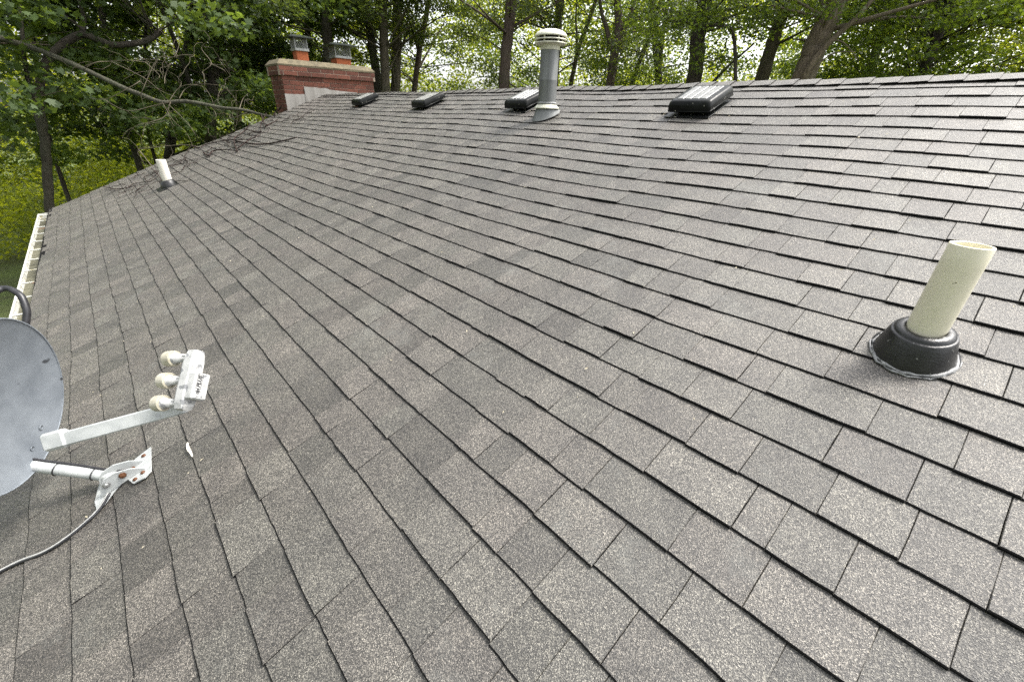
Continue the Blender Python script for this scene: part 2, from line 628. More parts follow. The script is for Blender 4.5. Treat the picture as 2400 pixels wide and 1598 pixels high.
front, back = [], []
lay_courses(front, 1)
lay_courses(back, -1)


def seen_area(vs_):
    n = len(vs_) // 3
    pts = []
    for p in vs_[:n]:
        d = p - CAM
        z = d.dot(FWD)
        if z < .15: return 0.0
        x, y = 1191 + 992.4 * d.dot(RIGHT) / z, 810 - 992.4 * d.dot(UP) / z
        pts.append((min(max(x, 0), 2400), min(max(y, 0), 1598)))
    a = 0
    for i in range(len(pts)):
        x0, y0 = pts[i]
        x1, y1 = pts[(i + 1) % len(pts)]
        a += x0 * y1 - x1 * y0
    return abs(a) / 2


order = sorted(range(len(front)), key=lambda i: -seen_area(front[i][0]))
near = set(order[:298])
for i in order[:298]:
    it = front[i]
    c0 = sum(it[0], Vector()) / len(it[0])
    tabs_mesh('shingle', [it], roof, c0)
rest = tabs_mesh('shingle_field', [front[i] for i in range(len(front)) if i not in near], roof, Vector((-2.3, 5, -.86)))
setp(rest, 'far courses of asphalt shingles', kind='stuff')
rest2 = tabs_mesh('shingle_field', back, roof, Vector((2.3, 5, -.86)))
setp(rest2, 'asphalt shingles of the slope beyond the ridge', kind='stuff')
# starter strip along the eave and rake drip edge
st = MB()
st.box(rp((U_MIN + U_MAX) / 2, V_EAVE - .01, -.004), (.05, U_MAX - U_MIN, .006), (Vector((CT, 0, ST)), Vector((0, 1, 0)), Vector((-ST, 0, CT))))
st.build('drip_edge', M_EDGE, roof, rp(3.2, V_EAVE, 0))

# ---- ridge caps
y = U_MAX
i = 0
while y > U_MIN:
    ln = .215
    half = random.uniform(.084, .098)
    lift = random.uniform(.012, .019)
    mb_ = MB()
    prof = [(-half, 0), (-half * .55, 0), (-.028, .003), (0, .006), (.028, .003), (half * .55, 0), (half, 0)]
    y0, y1 = y - .145 + random.uniform(-.006, .006), y + .05       # butt end towards the camera end
    rows = []
    for yy, ht in ((y1, .006), (y0, .006 + lift * .55)):
        for top in (1, 0):
            row = []
            for x, e in prof:
                v = abs(x) + .004
                w = ht + e * .4 + wav(yy, v) + .006 - (0 if top else .005)
                p = rp(yy, v, w)
                row.append(Vector((p.x if x < 0 else -p.x, p.y, p.z)) if abs(x) > 1e-6 else Vector((0, yy, w / CT - .003)))
            rows.append(row)
    n = len(prof)
    vs_ = rows[0] + rows[2] + rows[1] + rows[3]      # top far, top near, bottom far, bottom near
    fs = [(j, j + 1, n + j + 1, n + j) for j in range(n - 1)]
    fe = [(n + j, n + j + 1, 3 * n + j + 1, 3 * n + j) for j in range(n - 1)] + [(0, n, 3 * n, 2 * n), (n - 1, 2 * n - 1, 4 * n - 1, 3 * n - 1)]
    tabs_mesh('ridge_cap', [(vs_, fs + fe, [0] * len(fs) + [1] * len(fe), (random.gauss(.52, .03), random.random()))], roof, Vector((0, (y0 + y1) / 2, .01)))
    y -= .145
    i += 1

# ---- gutter
gx0, gx1, gz = -XE - .012, -XE - .138, ZE - .045
gt = MB()
prof = [(gx0, gz + .02), (gx0, gz - .075), (gx1 + .010, gz - .075), (gx1 + .002, gz - .02), (gx1, gz + .008), (gx1 + .016, gz + .010), (gx1 + .016, gz + .002)]
ya, yb = U_MIN + .1, 9.62
vs_ = [(x, yy, z) for yy in (ya, yb) for x, z in prof]
th_ = [(x + .0015, yy, z + .002) for yy in (ya, yb) for x, z in prof]
n = len(prof)
for vset, fl in ((vs_, 1), (th_, 0)):
    gt.add(vset, [((i, i + n, i + n + 1, i + 1) if fl else (i, i + 1, i + n + 1, i + n)) for i in range(n - 1)])
gt.add([(x, yb, z) for x, z in prof[:5]], [(0, 1, 2, 3, 4)])
gut = gt.build('gutter', M_GUT, house, ((gx0 + gx1) / 2, 3.2, gz))
setp(gut, 'white aluminium gutter along the eave')
sdm = MB()  # stained trough bottom, the gutter's inner shade put into its dark colour
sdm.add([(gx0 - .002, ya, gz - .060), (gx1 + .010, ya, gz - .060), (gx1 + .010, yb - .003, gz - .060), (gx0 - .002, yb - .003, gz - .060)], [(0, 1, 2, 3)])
sdm.build('gutter_shade_sediment', weathered('silt_with_shade', (.05, .048, .032), (.15, .145, .10), 4, .6, 0, (1, .5, 1), (.35, .65), spots=(.16, .05, .02), spotscale=9, spotcut=.68), gut, ((gx0 + gx1) / 2, 3.2, gz - .06))
yh = 9.5
while yh > U_MIN:
    c = ((gx0 + gx1) / 2, yh, gz + .006)
    hb = MB().box(c, (.124, .016, .006), None, 0, .001)
    hb.box((c[0], yh, gz + .0035), (.118, .004, .012))
    hb.build('hanger', M_GUT, gut, c)
    yh -= .46

# ------------------------------------------------------------------ chimney
CHX0, CHX1, CHY0, CHY1 = -.775, 1.060, 9.752, 10.42
chim = empty('chimney', (.14, 10.08, GZ), 'red brick chimney with two clay flues at the end of the ridge', 'chimney')
PZ, PL = .0765, .256
cb = MB()
cb.box((.1425, 10.086, (GZ + .29) / 2), (CHX1 - CHX0 - .012, CHY1 - CHY0 - .012, .29 - GZ))
cb.box((.1425, 10.086, .364), (CHX1 - CHX0 + .058, CHY1 - CHY0 + .058, .147))
cb.build('mortar_core', M_MORTAR, chim, (.14, 10.08, 0))
bm_long = bm_short = None
NB = 0


def brick_mesh(size):
    m_ = MB().box((0, 0, 0), size, None, 0, .004)
    me = bpy.data.meshes.new('brick')
    me.from_pydata(m_.v, [], m_.f)
    me.materials.append(M_BRICK)
    me.update()
    return me


BME = {}
side_rest = MB()


def lay(face, z, a, b, fixed, stretch_off, individual):
    """One course of bricks along x (face 'f'/'b') or y (face 'l'/'r')."""
    p = a - stretch_off
    while p < b - .01:
        q0, q1 = max(p, a), min(p + PL, b)
        if q1 - q0 > .04:
            ln = round(q1 - q0 - .008, 3)
            dpt = .09
            jit = random.uniform(-.0025, .0025)
            if face in 'fb':
                sgn = 1 if face == 'f' else -1
                c = ((q0 + q1) / 2, fixed + sgn * (dpt / 2 + jit), z)
                size = (ln, dpt, PZ - .008)
            else:
                sgn = 1 if face == 'l' else -1
                c = (fixed + sgn * (dpt / 2 + jit), (q0 + q1) / 2, z)
                size = (dpt, ln, PZ - .008)
            if individual:
                if size not in BME: BME[size] = brick_mesh(size)
                o = bpy.data.objects.new('brick', BME[size])
                col.objects.link(o)
                o.location = c
                put(o, chim)
            else:
                side_rest.box(c, size, None, 0, .004)
        p += PL


z = .4405 - PZ / 2
row = 0
while z > -1.35:
    o_ = .03 if row < 2 else 0.0
    off = (row % 2) * PL / 2 + (.06 if row % 3 == 1 else 0)
    ind = z > -.62
    ind_f = z > -.42
    lay('f', z, CHX0 - o_, CHX1 + o_, CHY0 - o_ - .004, off, ind_f)
    lay('l', z, CHY0 - o_ + .088, CHY1 + o_ - .088, CHX0 - o_ - .004, PL / 2 - off * .5 if off * .5 < PL / 2 else 0, ind)
    lay('r', z, CHY0 - o_ + .088, CHY1 + o_ - .088, CHX1 + o_ + .004, off, False)
    lay('b', z, CHX0 - o_, CHX1 + o_, CHY1 + o_ + .004, off, False)
    z -= PZ
    row += 1
setp(side_rest.build('brick_courses', M_BRICK, chim, (.14, 10.08, -.5)), kind='stuff')
# sloped crown
cr = MB()
ox, oy = .036, .036
rings = [(ox, .4395), (ox + .004, .468), (-.035, .548), (-.14, .560)]
vs_ = []
for e, zz in rings:
    for k_ in range(20):
        f = (k_ % 5) / 5
        s_ = k_ // 5
        x0, x1, y0, y1 = CHX0 - e, CHX1 + e, CHY0 - e, CHY1 + e
        p = [(x0 + (x1 - x0) * f, y0), (x1, y0 + (y1 - y0) * f), (x1 - (x1 - x0) * f, y1), (x0, y1 - (y1 - y0) * f)][s_]
        vs_.append((p[0] + random.uniform(-.003, .003), p[1] + random.uniform(-.003, .003), zz + random.uniform(-.003, .003)))
fs = [tuple(range(60, 80))] + [(r * 20 + i, r * 20 + (i + 1) % 20, r * 20 + 20 + (i + 1) % 20, r * 20 + 20 + i) for r in range(3) for i in range(20)] + [tuple(range(19, -1, -1))]
cr.add(vs_, fs)
cr.build('crown', M_CROWN, chim, (.14, 10.08, .49))
# flashing: stepped sheets on the face towards the roof
T_ = ST / CT


def sheet(pts, y_, name='flashing'):
    m_ = MB()
    n = len(pts)
    m_.add([(x, y_, z_) for x, z_ in pts] + [(x, y_ + .004, z_) for x, z_ in pts],
           [tuple(range(n))] + [tuple(range(2 * n - 1, n - 1, -1))] + [(i, i + n, (i + 1) % n + n, (i + 1) % n) for i in range(n)])
    return m_.build(name, M_FLASH, chim, (pts[0][0], y_, pts[0][1]))


FY = CHY0 - .014
sheet([(-.782, -.34), (-.40, -.19), (-.40, -.004), (-.46, -.003), (-.50, -.010), (-.56, -.006), (-.60, -.012), (-.78, -.010)], FY)
sheet([(-.41, -.19), (.06, -.05), (.075, .105), (.0, .118), (-.10, .112), (-.2, .122), (-.30, .118), (-.405, .124)], FY - .006)
sheet([(.055, -.06), (.66, -.30), (.66, .072), (.5, .078), (.3, .085), (.062, .098)], FY - .003)
# flues and caps
for fx, fy, sx, sy, ht, lx, ly, ch, name in ((-.235, 10.09, .215, .215, .20, .46, .42, .165, 'a'), (.555, 10.08, .30, .28, .145, .60, .52, .17, 'b')):
    zb = .545
    fl = MB()
    for (cx_, cy_, wx, wy) in ((0, -sy / 2 + .012, sx, .024), (0, sy / 2 - .012, sx, .024), (-sx / 2 + .012, 0, .024, sy - .048), (sx / 2 - .012, 0, .024, sy - .048)):
        fl.box((fx + cx_, fy + cy_, zb + ht / 2), (wx, wy, ht), None, 0, .002)
    flo = fl.build('flue_liner', M_FLUE, chim, (fx, fy, zb))
    zt = zb + ht
    sk = MB().box((fx, fy, zt - .005), (sx + .05, sy + .05, .045), None, 0, .004)
    sk.build('skirt', M_SKIRT, flo, (fx, fy, zt))
    sc_ = MB()
    bw, bd = sx + .01, sy + .01
    zs0, zs1 = zt + .017, zt + .017 + ch
    for ax_ in range(4):
        span = bw if ax_ < 2 else bd
        nn = 7
        for d_ in (1, -1):
            for q in range(-3, nn):
                a0, a1 = q / nn, (q + 3.2) / nn
                if d_ < 0: a0, a1 = a1, a0
                h0, h1 = 0.0, 1.0
                lo, hi = min(a0, a1), max(a0, a1)
                def clip(a, other, h, ho):
                    if a < 0: return 0.0, h + (ho - h) * (0 - a) / (other - a)
                    if a > 1: return 1.0, h + (ho - h) * (1 - a) / (other - a)
                    return a, h
                if hi <= 0 or lo >= 1: continue
                A, HA = clip(a0, a1, 0.0, 1.0)
                B, HB = clip(a1, a0, 1.0, 0.0)
                def pt(a, h):
                    s_ = (a - .5) * span
                    zz = zs0 + (zs1 - zs0) * h
                    return [(fx + s_, fy - bd / 2, zz), (fx + s_, fy + bd / 2, zz), (fx - bw / 2, fy + s_, zz), (fx + bw / 2, fy + s_, zz)][ax_]
                sc_.tube([pt(A, HA), pt(B, HB)], .0035, 4, 0, False)
    for qx in (-1, 1):
        for qy in (-1, 1):
            sc_.box((fx + qx * bw / 2, fy + qy * bd / 2, (zs0 + zs1) / 2), (.012, .012, zs1 - zs0))
    sc_.build('screen', M_SKIRT, flo, (fx, fy, zs0))
    ld_ = MB()
    r_ = [(1, 0, -.012), (1, 0, 0), (.55, .0, .035), (.35, 0, .04)]
    vs_ = []
    for f_, _, dz in r_:
        for qx, qy in ((-1, -1), (1, -1), (1, 1), (-1, 1)):
            vs_.append((fx + qx * lx / 2 * f_, fy + qy * ly / 2 * f_, zs1 + .008 + dz))
    ld_.add(vs_, [(3, 2, 1, 0), (12, 13, 14, 15)] + [(r * 4 + i, r * 4 + (i + 1) % 4, r * 4 + 4 + (i + 1) % 4, r * 4 + 4 + i) for r in range(3) for i in range(4)])
    ld_.build('cap_lid', M_LIDM, flo, (fx, fy, zs1))

# ------------------------------------------------------------------ box vents
RX, RY, RZ = Vector((0, -1, 0)), Vector((CT, 0, ST)), Vector((-ST, 0, CT))


def box_vent(u, v, label):
    base = rp(u, v, wav(u, v))
    root = empty('roof_vent', base, label, 'roof vent', 'black box vents below the ridge')
    P = lambda x, y_, z_: base + RX * x + RY * y_ + RZ * z_
    fl = MB().box(P(0, -.035, .008), (.34, .33, .005), (RX, RY, RZ), 0, .002)
    fl.build('flange', M_BLACK, root, base)
    th = MB().box(P(0, 0, .035), (.215, .215, .06), (RX, RY, RZ), 0, .004)
    th.build('throat', M_BLACK, root, base)
    # hood: rounded shallow pan, open underneath
    hd = MB()
    rings = [(.158, .172, .036, .022), (.160, .174, .040, .024), (.159, .173, .064, .026), (.154, .167, .088, .03), (.145, .157, .099, .034), (.132, .144, .102, .036), (.05, .06, .103, .02)]
    seg = 6
    nn = seg * 4
    vs_ = []
    for hx, hy, zz, cr_ in rings:
        for s_ in range(4):
            sx, sy = [(1, 1), (-1, 1), (-1, -1), (1, -1)][s_]
            for k_ in range(seg):
                an = math.pi / 2 * s_ + math.pi / 2 * k_ / (seg - 1)
                vs_.append(P(sx * (hx - cr_) + cr_ * math.cos(an), sy * (hy - cr_) + cr_ * math.sin(an), zz))
    fs = [tuple(range(6 * nn, 7 * nn))] + [(r * nn + i, r * nn + (i + 1) % nn, r * nn + nn + (i + 1) % nn, r * nn + nn + i) for r in range(6) for i in range(nn)]
    hd.add(vs_, fs, 0, True)
    # underside lip, leaving the throat opening dark
    hd.add([P(*q) for q in ((-.13, -.145, .040), (.13, -.145, .040), (.13, .145, .040), (-.13, .145, .040))], [(3, 2, 1, 0)])
    hood = hd.build('hood', M_BLACK, root, base)
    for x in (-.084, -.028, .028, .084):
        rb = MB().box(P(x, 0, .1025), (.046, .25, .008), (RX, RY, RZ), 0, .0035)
        rb.build('rib', M_GLARE, hood, P(x, 0, .1025))
    lp = MB()
    rim_ = []
    for k_ in range(nn): rim_.append((Vector(vs_[k_]) - base) * 1.0 + base)
    lp.tube(rim_ + [rim_[0]], .0045, 6)
    lp.build('rim', M_BLACK, hood, base)
    return root


box_vent(1.700, .475, 'nearest black box vent, right of the metal flue')
box_vent(3.505, .470, 'black box vent partly hidden behind the metal flue')
box_vent(5.300, .470, 'black box vent between the metal flue and the farthest vent')
box_vent(7.080, .460, 'small farthest black box vent beside the brick chimney')

# ------------------------------------------------------------------ metal flue
FX, FY_ = -.684, 3.010
fzb = -.684 * T_
flue = empty('metal_flue', (FX, FY_, fzb), 'tall grey galvanised flue pipe with domed cap and storm collar', 'flue pipe')
bs_ = MB()                                                   # flashing cone leaning out of the slope
n = 32
lo, hi = [], []
for k_ in range(n):
    an = 2 * math.pi * k_ / n
    x, y_ = math.cos(an), math.sin(an)
    px_, py_ = FX + .012 + x * .118 - .030 * max(0, -x), FY_ + y_ * .112
    lo.append((px_, py_, px_ * T_ + .014))
    hi.append((FX + x * .090, FY_ + y_ * .090, -.185))
bs_.add(lo + hi, [(i, (i + 1) % n, (i + 1) % n + n, i + n) for i in range(n)], 0, True)
bs_.build('base_cone', M_GALV, flue, (FX, FY_, fzb))
MB().lathe((FX, FY_, -.19), [(.0785, 0), (.0785, .21), (.079, .212), (.079, .218), (.0785, .22), (.0785, .44)]).build('pipe', M_GALV, flue, (FX, FY_, -.19))
MB().lathe((FX, FY_, -.193), [(.108, 0), (.112, .004), (.108, .010), (.088, .030), (.080, .034)]).build('storm_collar', M_COLLAR, flue, (FX, FY_, -.193))
MB().lathe((FX, FY_, -.158), [(.080, 0), (.0865, .006), (.085, .014), (.079, .018)], wob=.03).build('sealant', M_SEAL, flue, (FX, FY_, -.158))
capo = MB().lathe((FX, FY_, .24), [(.081, 0), (.083, .002), (.083, .034), (.084, .036), (.128, .040), (.134, .044), (.134, .050), (.128, .052), (.085, .050), (.07, .050)]).build('cap_collar', M_COLLAR, flue, (FX, FY_, .24))
MB().lathe((FX, FY_, .286), [(.094, 0), (.094, .05)], n=24).build('louvre_core', M_DARK, flue, (FX, FY_, .286))
MB().lathe((FX, FY_, .306), [(.096, .004), (.132, 0), (.137, .003), (.137, .008), (.132, .010), (.096, .010)]).build('louvre_ring', M_COLLAR, flue, (FX, FY_, .306))
MB().lathe((FX, FY_, .332), [(.092, .004), (.134, 0), (.136, .004), (.134, .012), (.122, .027), (.098, .041), (.062, .051), (.025, .056), (.001, .057)]).build('dome', M_COLLAR, flue, (FX, FY_, .332))
for k_ in range(6):
    an = 2 * math.pi * k_ / 6 + .3
    c = (FX + math.cos(an) * .116, FY_ + math.sin(an) * .116, .312)
    MB().box(c, (.010, .010, .050), None, 0, .001).build('louvre_strut', M_COLLAR, flue, c)

# ------------------------------------------------------------------ pvc vent near right
PX, PY = -2.236, 0.0
pzb = PX * T_
pipe = empty('vent_pipe', (PX, PY, pzb), 'large cream plastic vent pipe in a black rubber boot at right', 'vent pipe', 'plastic plumbing vents')
MB().lathe((PX, PY, pzb - .03), [(.0445, 0), (.0448, .15), (.0445, .3), (.0448, .357), (.0440, .3585), (.0392, .3585), (.0385, .356), (.0385, .08)], n=48).build('pipe', M_PVC, pipe, (PX, PY, pzb))
bt = MB()
n = 48
rings = []
AX = Vector((-ST * .72, 0, 1 - (1 - CT) * .72)).normalized()
prof_b = [(.093, .010), (.091, .018), (.085, .040), (.078, .066), (.074, .080), (.072, .084), (.069, .083), (.067, .086), (.066, .091), (.058, .095), (.048, .097), (.0447, .095)]
for r, h in prof_b:
    f = min(1, h / .085)
    z_ = (RZ * (1 - f) + Vector((0, 0, 1)) * f * .35 + RZ * f * .65).normalized()
    a_ = Vector((0, -1, 0))
    b_ = z_.cross(a_).normalized()
    c0 = rp(PY, -PX / CT, wav(0, 2.39)) + RZ * h * .86 + Vector((0, 0, h * .14))
    c0 = Vector((PX + (c0.x - PX) * (1 - f * .55) - .004 * (1 - f), PY, c0.z))
    for k_ in range(n):
        an = 2 * math.pi * k_ / n
        rings.append(c0 + (a_ * math.cos(an) + b_ * math.sin(an)) * r)
nr = len(prof_b)
bt.add(rings, [(r * n + i, r * n + (i + 1) % n, r * n + n + (i + 1) % n, r * n + n + i) for r in range(nr - 1) for i in range(n)], 0, True)
boot = bt.build('rubber_boot', M_RUBBER, pipe, (PX, PY, pzb))
bd_ = MB()
for rad_, rr, ww in ((.094, .0055, .010), (.099, .0035, .008)):
    pts = []
    for k_ in range(41):
        an = 2 * math.pi * k_ / 40
        r = rad_ + random.uniform(-.004, .004)
        pts.append(rp(PY + r * math.cos(an), -PX / CT + r * math.sin(an), ww + wav(0, 2.39) + random.uniform(-.001, .002)))
    pts[-1] = pts[0]
    bd_.tube(pts, [rr * random.uniform(.6, 1.3) for _ in pts], 6, caps=False)
sealb = bd_.build('sealant_bead', M_SEAL, pipe, (PX, PY, pzb))
MB().lathe(rp(PY, -PX / CT, .006 + wav(0, 2.39)), [(.101, 0), (.099, .006), (.085, .010)], RZ, 40, wob=.03).build('flange', M_RUBBER, pipe, (PX, PY, pzb))

# ------------------------------------------------------------------ pvc vent far left
QX, QY = -3.200, 7.422
qz = QX * T_
p2 = empty('vent_pipe', (QX, QY, qz), 'small white plastic vent pipe among dry vines near the far roof edge', 'vent pipe', 'plastic plumbing vents')
MB().lathe((QX, QY, qz - .03), [(.055, 0), (.055, .352), (.0545, .354), (.049, .354), (.048, .1)], n=32).build('pipe', M_PVC2, p2, (QX, QY, qz))
bq = MB()
n = 28
rings = []
for r, h in [(.098, .010), (.094, .03), (.080, .065), (.066, .085), (.0575, .09), (.055, .088)]:
    f = min(1, h / .09)
    z_ = (RZ * (1 - .4 * f) + Vector((0, 0, .4 * f))).normalized()
    a_ = Vector((0, -1, 0))
    b_ = z_.cross(a_).normalized()
    c0 = rp(QY, -QX / CT, wav(QY, 3.42)) + RZ * h
    c0 = Vector((QX + (c0.x - QX) * (1 - f * .8), QY, c0.z))
    for k_ in range(n):
        an = 2 * math.pi * k_ / n
        rings.append(c0 + (a_ * math.cos(an) + b_ * math.sin(an)) * r)
bq.add(rings, [(r * n + i, r * n + (i + 1) % n, r * n + n + (i + 1) % n, r * n + n + i) for r in range(5) for i in range(n)], 0, True)
bq.build('rubber_boot', M_RUBBER, p2, (QX, QY, qz))
MB().box(rp(QY, -QX / CT + .02, .010 + wav(QY, 3.42)), (.30, .26, .004), (RX, RY, RZ), 0, .001).build('flange', M_RUBBER, p2, (QX, QY, qz))

# ------------------------------------------------------------------ satellite dish
foot = rp(1.885, 4.372, 0)
DC = Vector((-4.328, 2.008, -1.171))
DN = Vector((.895, -.421, -.145)).normalized()
dish = empty('satellite_dish', foot, 'grey satellite dish with white arm and three-horned receiver at left', 'satellite dish')
dx_ = (Vector((0, 0, 1)) - DN * DN.z).normalized()
dy_ = DN.cross(dx_)
rf = MB()
R_ = .300
nr, na = 9, 56
vs_ = []
for off in (0.0, -.004):
    for i in range(nr + 1):
        r = R_ * i / nr if i else .0005
        dp = .055 * ((i / nr) ** 2 - 1)
        for k_ in range(na):
            an = 2 * math.pi * k_ / na
            vs_.append(DC + dx_ * (r * math.cos(an) * 1.0) + dy_ * (r * math.sin(an)) + DN * (dp + off))
S = (nr + 1) * na
fs = [(i * na + k_, i * na + (k_ + 1) % na, (i + 1) * na + (k_ + 1) % na, (i + 1) * na + k_) for i in range(nr) for k_ in range(na)]
rf.add(vs_[:S], fs, 0, True)
rf.add(vs_[S:], [tuple(reversed(q)) for q in fs], 0, True)
ed = [vs_[nr * na + k_] for k_ in range(na)]
rf.tube(ed + [ed[0]], .003, 6, caps=False)
refl = rf.build('reflector', M_DISH, dish, DC)
for bx_, by_ in ((-.195, -.135), (-.235, -.060)):
    r2 = (bx_ * bx_ + by_ * by_) / (R_ * R_)
    c = DC + dx_ * bx_ + dy_ * by_ + DN * (.055 * (r2 - 1) + .002)
    MB().lathe(c, [(.010, 0), (.010, .0015), (.0075, .0022), (.007, .001), (.0005, .001)], DN, 16).build('bolt_head', M_DISH, refl, c)
# arm and receiver
A0, A1 = Vector((-4.205, 1.742, -1.213)), Vector((-3.870, 1.572, -1.140))
ad = (A1 - A0).normalized()
aup = (Vector((.30, .37, .88)) - ad * ad.dot(Vector((.30, .37, .88)))).normalized()
asd = ad.cross(aup).normalized()
AR = (ad, asd, aup)
MB().box((A0 + A1) / 2, ((A1 - A0).length, .028, .046), AR, 0, .004).build('feed_arm', M_WHITE, dish, (A0 + A1) / 2)
c = A0 + ad * .005 - DN * .012
MB().box(c, (.07, .036, .060), AR, 0, .008).build('arm_bracket', M_WHITE, dish, c)
h_ = (RIGHT * -.97 + UP * -.12 + FWD * .20).normalized()          # horns point at the dish
l_ = (RIGHT * .02 + UP * .95 + FWD * .27).normalized()
h_ = (h_ - l_ * h_.dot(l_)).normalized()
n_ = h_.cross(l_).normalized()
if n_.dot(FWD) > 0: n_ = -n_
LC = Vector((-3.832, 1.524, -1.026))
lb = MB()
# rounded slab body: outline in (l, n), extruded along h
ol = []
for k_ in range(28):
    an = 2 * math.pi * k_ / 28
    x, y_ = math.cos(an), math.sin(an)
    e = 6.0
    s_ = (abs(x) ** e + abs(y_) ** e) ** (-1 / e)
    ol.append((x * s_ * .098, y_ * s_ * .024))
rr_ = [(.90, .019), (1.0, .013), (1.0, -.013), (.88, -.019)]
vs_ = [LC + l_ * (a * f) + n_ * (b * f) + h_ * z_ for f, z_ in rr_ for a, b in ol]
lb.add(vs_, [tuple(range(28)), tuple(range(111, 83, -1))] + [(r * 28 + i, r * 28 + 28 + i, r * 28 + 28 + (i + 1) % 28, r * 28 + (i + 1) % 28) for r in range(3) for i in range(28)], 0, False)
body = lb.build('receiver_body', M_LNB, dish, LC)
bc = LC - h_ * .032 - l_ * .022 - n_ * .004
MB().box(bc, (.085, .052, .030), (l_, n_, h_), 0, .004).build('receiver_box', M_LNB, body, bc)
for q in (-1, 0, 1):
    b0 = LC + l_ * (q * -.074) + h_ * .016
    hn = MB().lathe(b0, [(.011, 0), (.011, .030), (.0145, .032), (.0150, .060), (.019, .063), (.0200, .070)], h_, 20)
    horn = hn.build('feed_horn', M_LNB, dish, b0)
    for k_ in range(6):
        an = 2 * math.pi * k_ / 6
        dv = l_ * math.cos(an) + n_ * math.sin(an)
        c = b0 + h_ * .014 + dv * .0125
        MB().box(c, (.003, .006, .024), (dv, h_.cross(dv), h_), 0, .0006).build('horn_rib', M_LNB, horn, c)
    cc = b0 + h_ * .064
    MB().lathe(cc, [(.0150, 0), (.0255, .0005), (.0262, .002), (.0262, .028), (.0250, .032), (.001, .033)], h_, 32, 0, False).build('horn_cap', M_CAPL, horn, cc)
# lettering on the receiver's back
tx = bpy.data.curves.new('lettering', 'FONT')
tx.body = 'dp PLUS'
tx.size = .017
tx.shear = .25
tx.extrude = .0002
tx.offset = .0004
tx.align_x = 'CENTER'
tx.align_y = 'CENTER'
to = bpy.data.objects.new('lettering', tx)
col.objects.link(to)
tx.materials.append(M_CABLED)
tz = -h_
tX = l_
tY = tz.cross(tX).normalized()
tc_ = bc - h_ * .0156 + n_ * .010 + l_ * .003
to.matrix_world = Matrix(((tX.x, tY.x, tz.x, tc_.x), (tX.y, tY.y, tz.y, tc_.y), (tX.z, tY.z, tz.z, tc_.z), (0, 0, 0, 1)))
bpy.context.view_layer.update()
lm = bpy.data.meshes.new_from_object(to.evaluated_get(bpy.context.evaluated_depsgraph_get()))
lm.transform(Matrix.Translation(-tc_) @ to.matrix_world)
bpy.data.objects.remove(to)
lo_ = bpy.data.objects.new('lettering', lm)
col.objects.link(lo_)
lo_.location = tc_
put(lo_, body)
fr_ = MB()
for a, b, sx, sy in ((.012, .0085, .046, .0008), (.012, -.0085, .046, .0008), (.035, 0, .0008, .017), (-.011, 0, .0008, .017)):
    fr_.box(tc_ + tX * a + tY * b, (sx, sy, .0004), (tX, tY, tz))
fr_.build('lettering_frame', M_CABLED, body, tc_)
# mast: out of the clevis, past the eave and up behind the reflector
mpts = smooth_path([(-4.150, 1.897, -1.535), (-4.346, 2.04, -1.464), (-4.45, 2.115, -1.425), (-4.515, 2.16, -1.36), (-4.53, 2.17, -1.26), (-4.53, 2.17, -1.08)], 5)
MB().tube(mpts, .0215, 20).build('mast', M_WHITE, dish, mpts[0])
c = (DC - DN * .085) * .5 + Vector((-4.53, 2.17, -1.16)) * .5
MB().box(c, (.13, .09, .16), (DN, dy_, dx_), 0, .012).build('back_bracket', M_WHITE, dish, c)
mc = smooth_path([Vector(q) + RZ * .022 + Vector((.012, .012, .004)) for q in ((-4.08, 1.915, -1.555), (-4.150, 1.897, -1.535), (-4.25, 1.97, -1.498), (-4.346, 2.04, -1.464), (-4.45, 2.115, -1.42))], 5)
MB().tube(mc, .0048, 8).build('mast_cable', M_CABLED, dish, mc[0])
for t in (.32, .80):
    q = Vector((-4.150, 1.897, -1.535)).lerp(Vector((-4.346, 2.04, -1.464)), t)
    dd = Vector((-.196, .143, .071)).normalized()
    MB().lathe(q - dd * .002, [(.0225, 0), (.0245, 0), (.0245, .004), (.0225, .004)], dd, 18).build('zip_tie', M_CABLED, dish, q)
# foot plate with two clevis ears
ft = MB()
pl = [(1.965, 4.300), (1.815, 4.318), (1.800, 4.345), (1.812, 4.385), (1.860, 4.40), (1.93, 4.39), (1.955, 4.36)]
ft.add([rp(u, v, .012 + wav(u, v)) for u, v in pl] + [rp(u, v, .017 + wav(u, v)) for u, v in pl],
       [tuple(range(6, -1, -1)), tuple(range(7, 14))] + [(i, (i + 1) % 7, (i + 1) % 7 + 7, i + 7) for i in range(7)])
fo = ft.build('foot_plate', M_WHITE, dish, foot)
pl2 = [(1.93, 4.45), (1.95, 4.50), (1.86, 4.52), (1.80, 4.515), (1.81, 4.49), (1.85, 4.45), (1.87, 4.42)]
f2 = MB()
f2.add([rp(u, v, .010 + wav(u, v)) for u, v in pl2] + [rp(u, v, .015 + wav(u, v)) for u, v in pl2],
       [tuple(range(6, -1, -1)), tuple(range(7, 14))] + [(i, (i + 1) % 7, (i + 1) % 7 + 7, i + 7) for i in range(7)])
f2.build('foot_plate', M_WHITE, dish, rp(1.87, 4.48, 0))
for du in (-.027, .027):
    cu = 1.882 + du
    pr_ = []
    for a, b in ((4.335, .016), (4.365, .050), (4.405, .072), (4.445, .072), (4.472, .052), (4.492, .016)):
        pr_.append((a, b))
    er = MB()
    er.add([rp(cu - .003, v, w) for v, w in pr_] + [rp(cu + .003, v, w) for v, w in pr_],
           [tuple(range(6)), tuple(range(11, 5, -1))] + [(i, i + 6, (i + 1) % 6 + 6, (i + 1) % 6) for i in range(6)])
    er.build('clevis_ear', M_WHITE, dish, rp(cu, 4.41, .04))
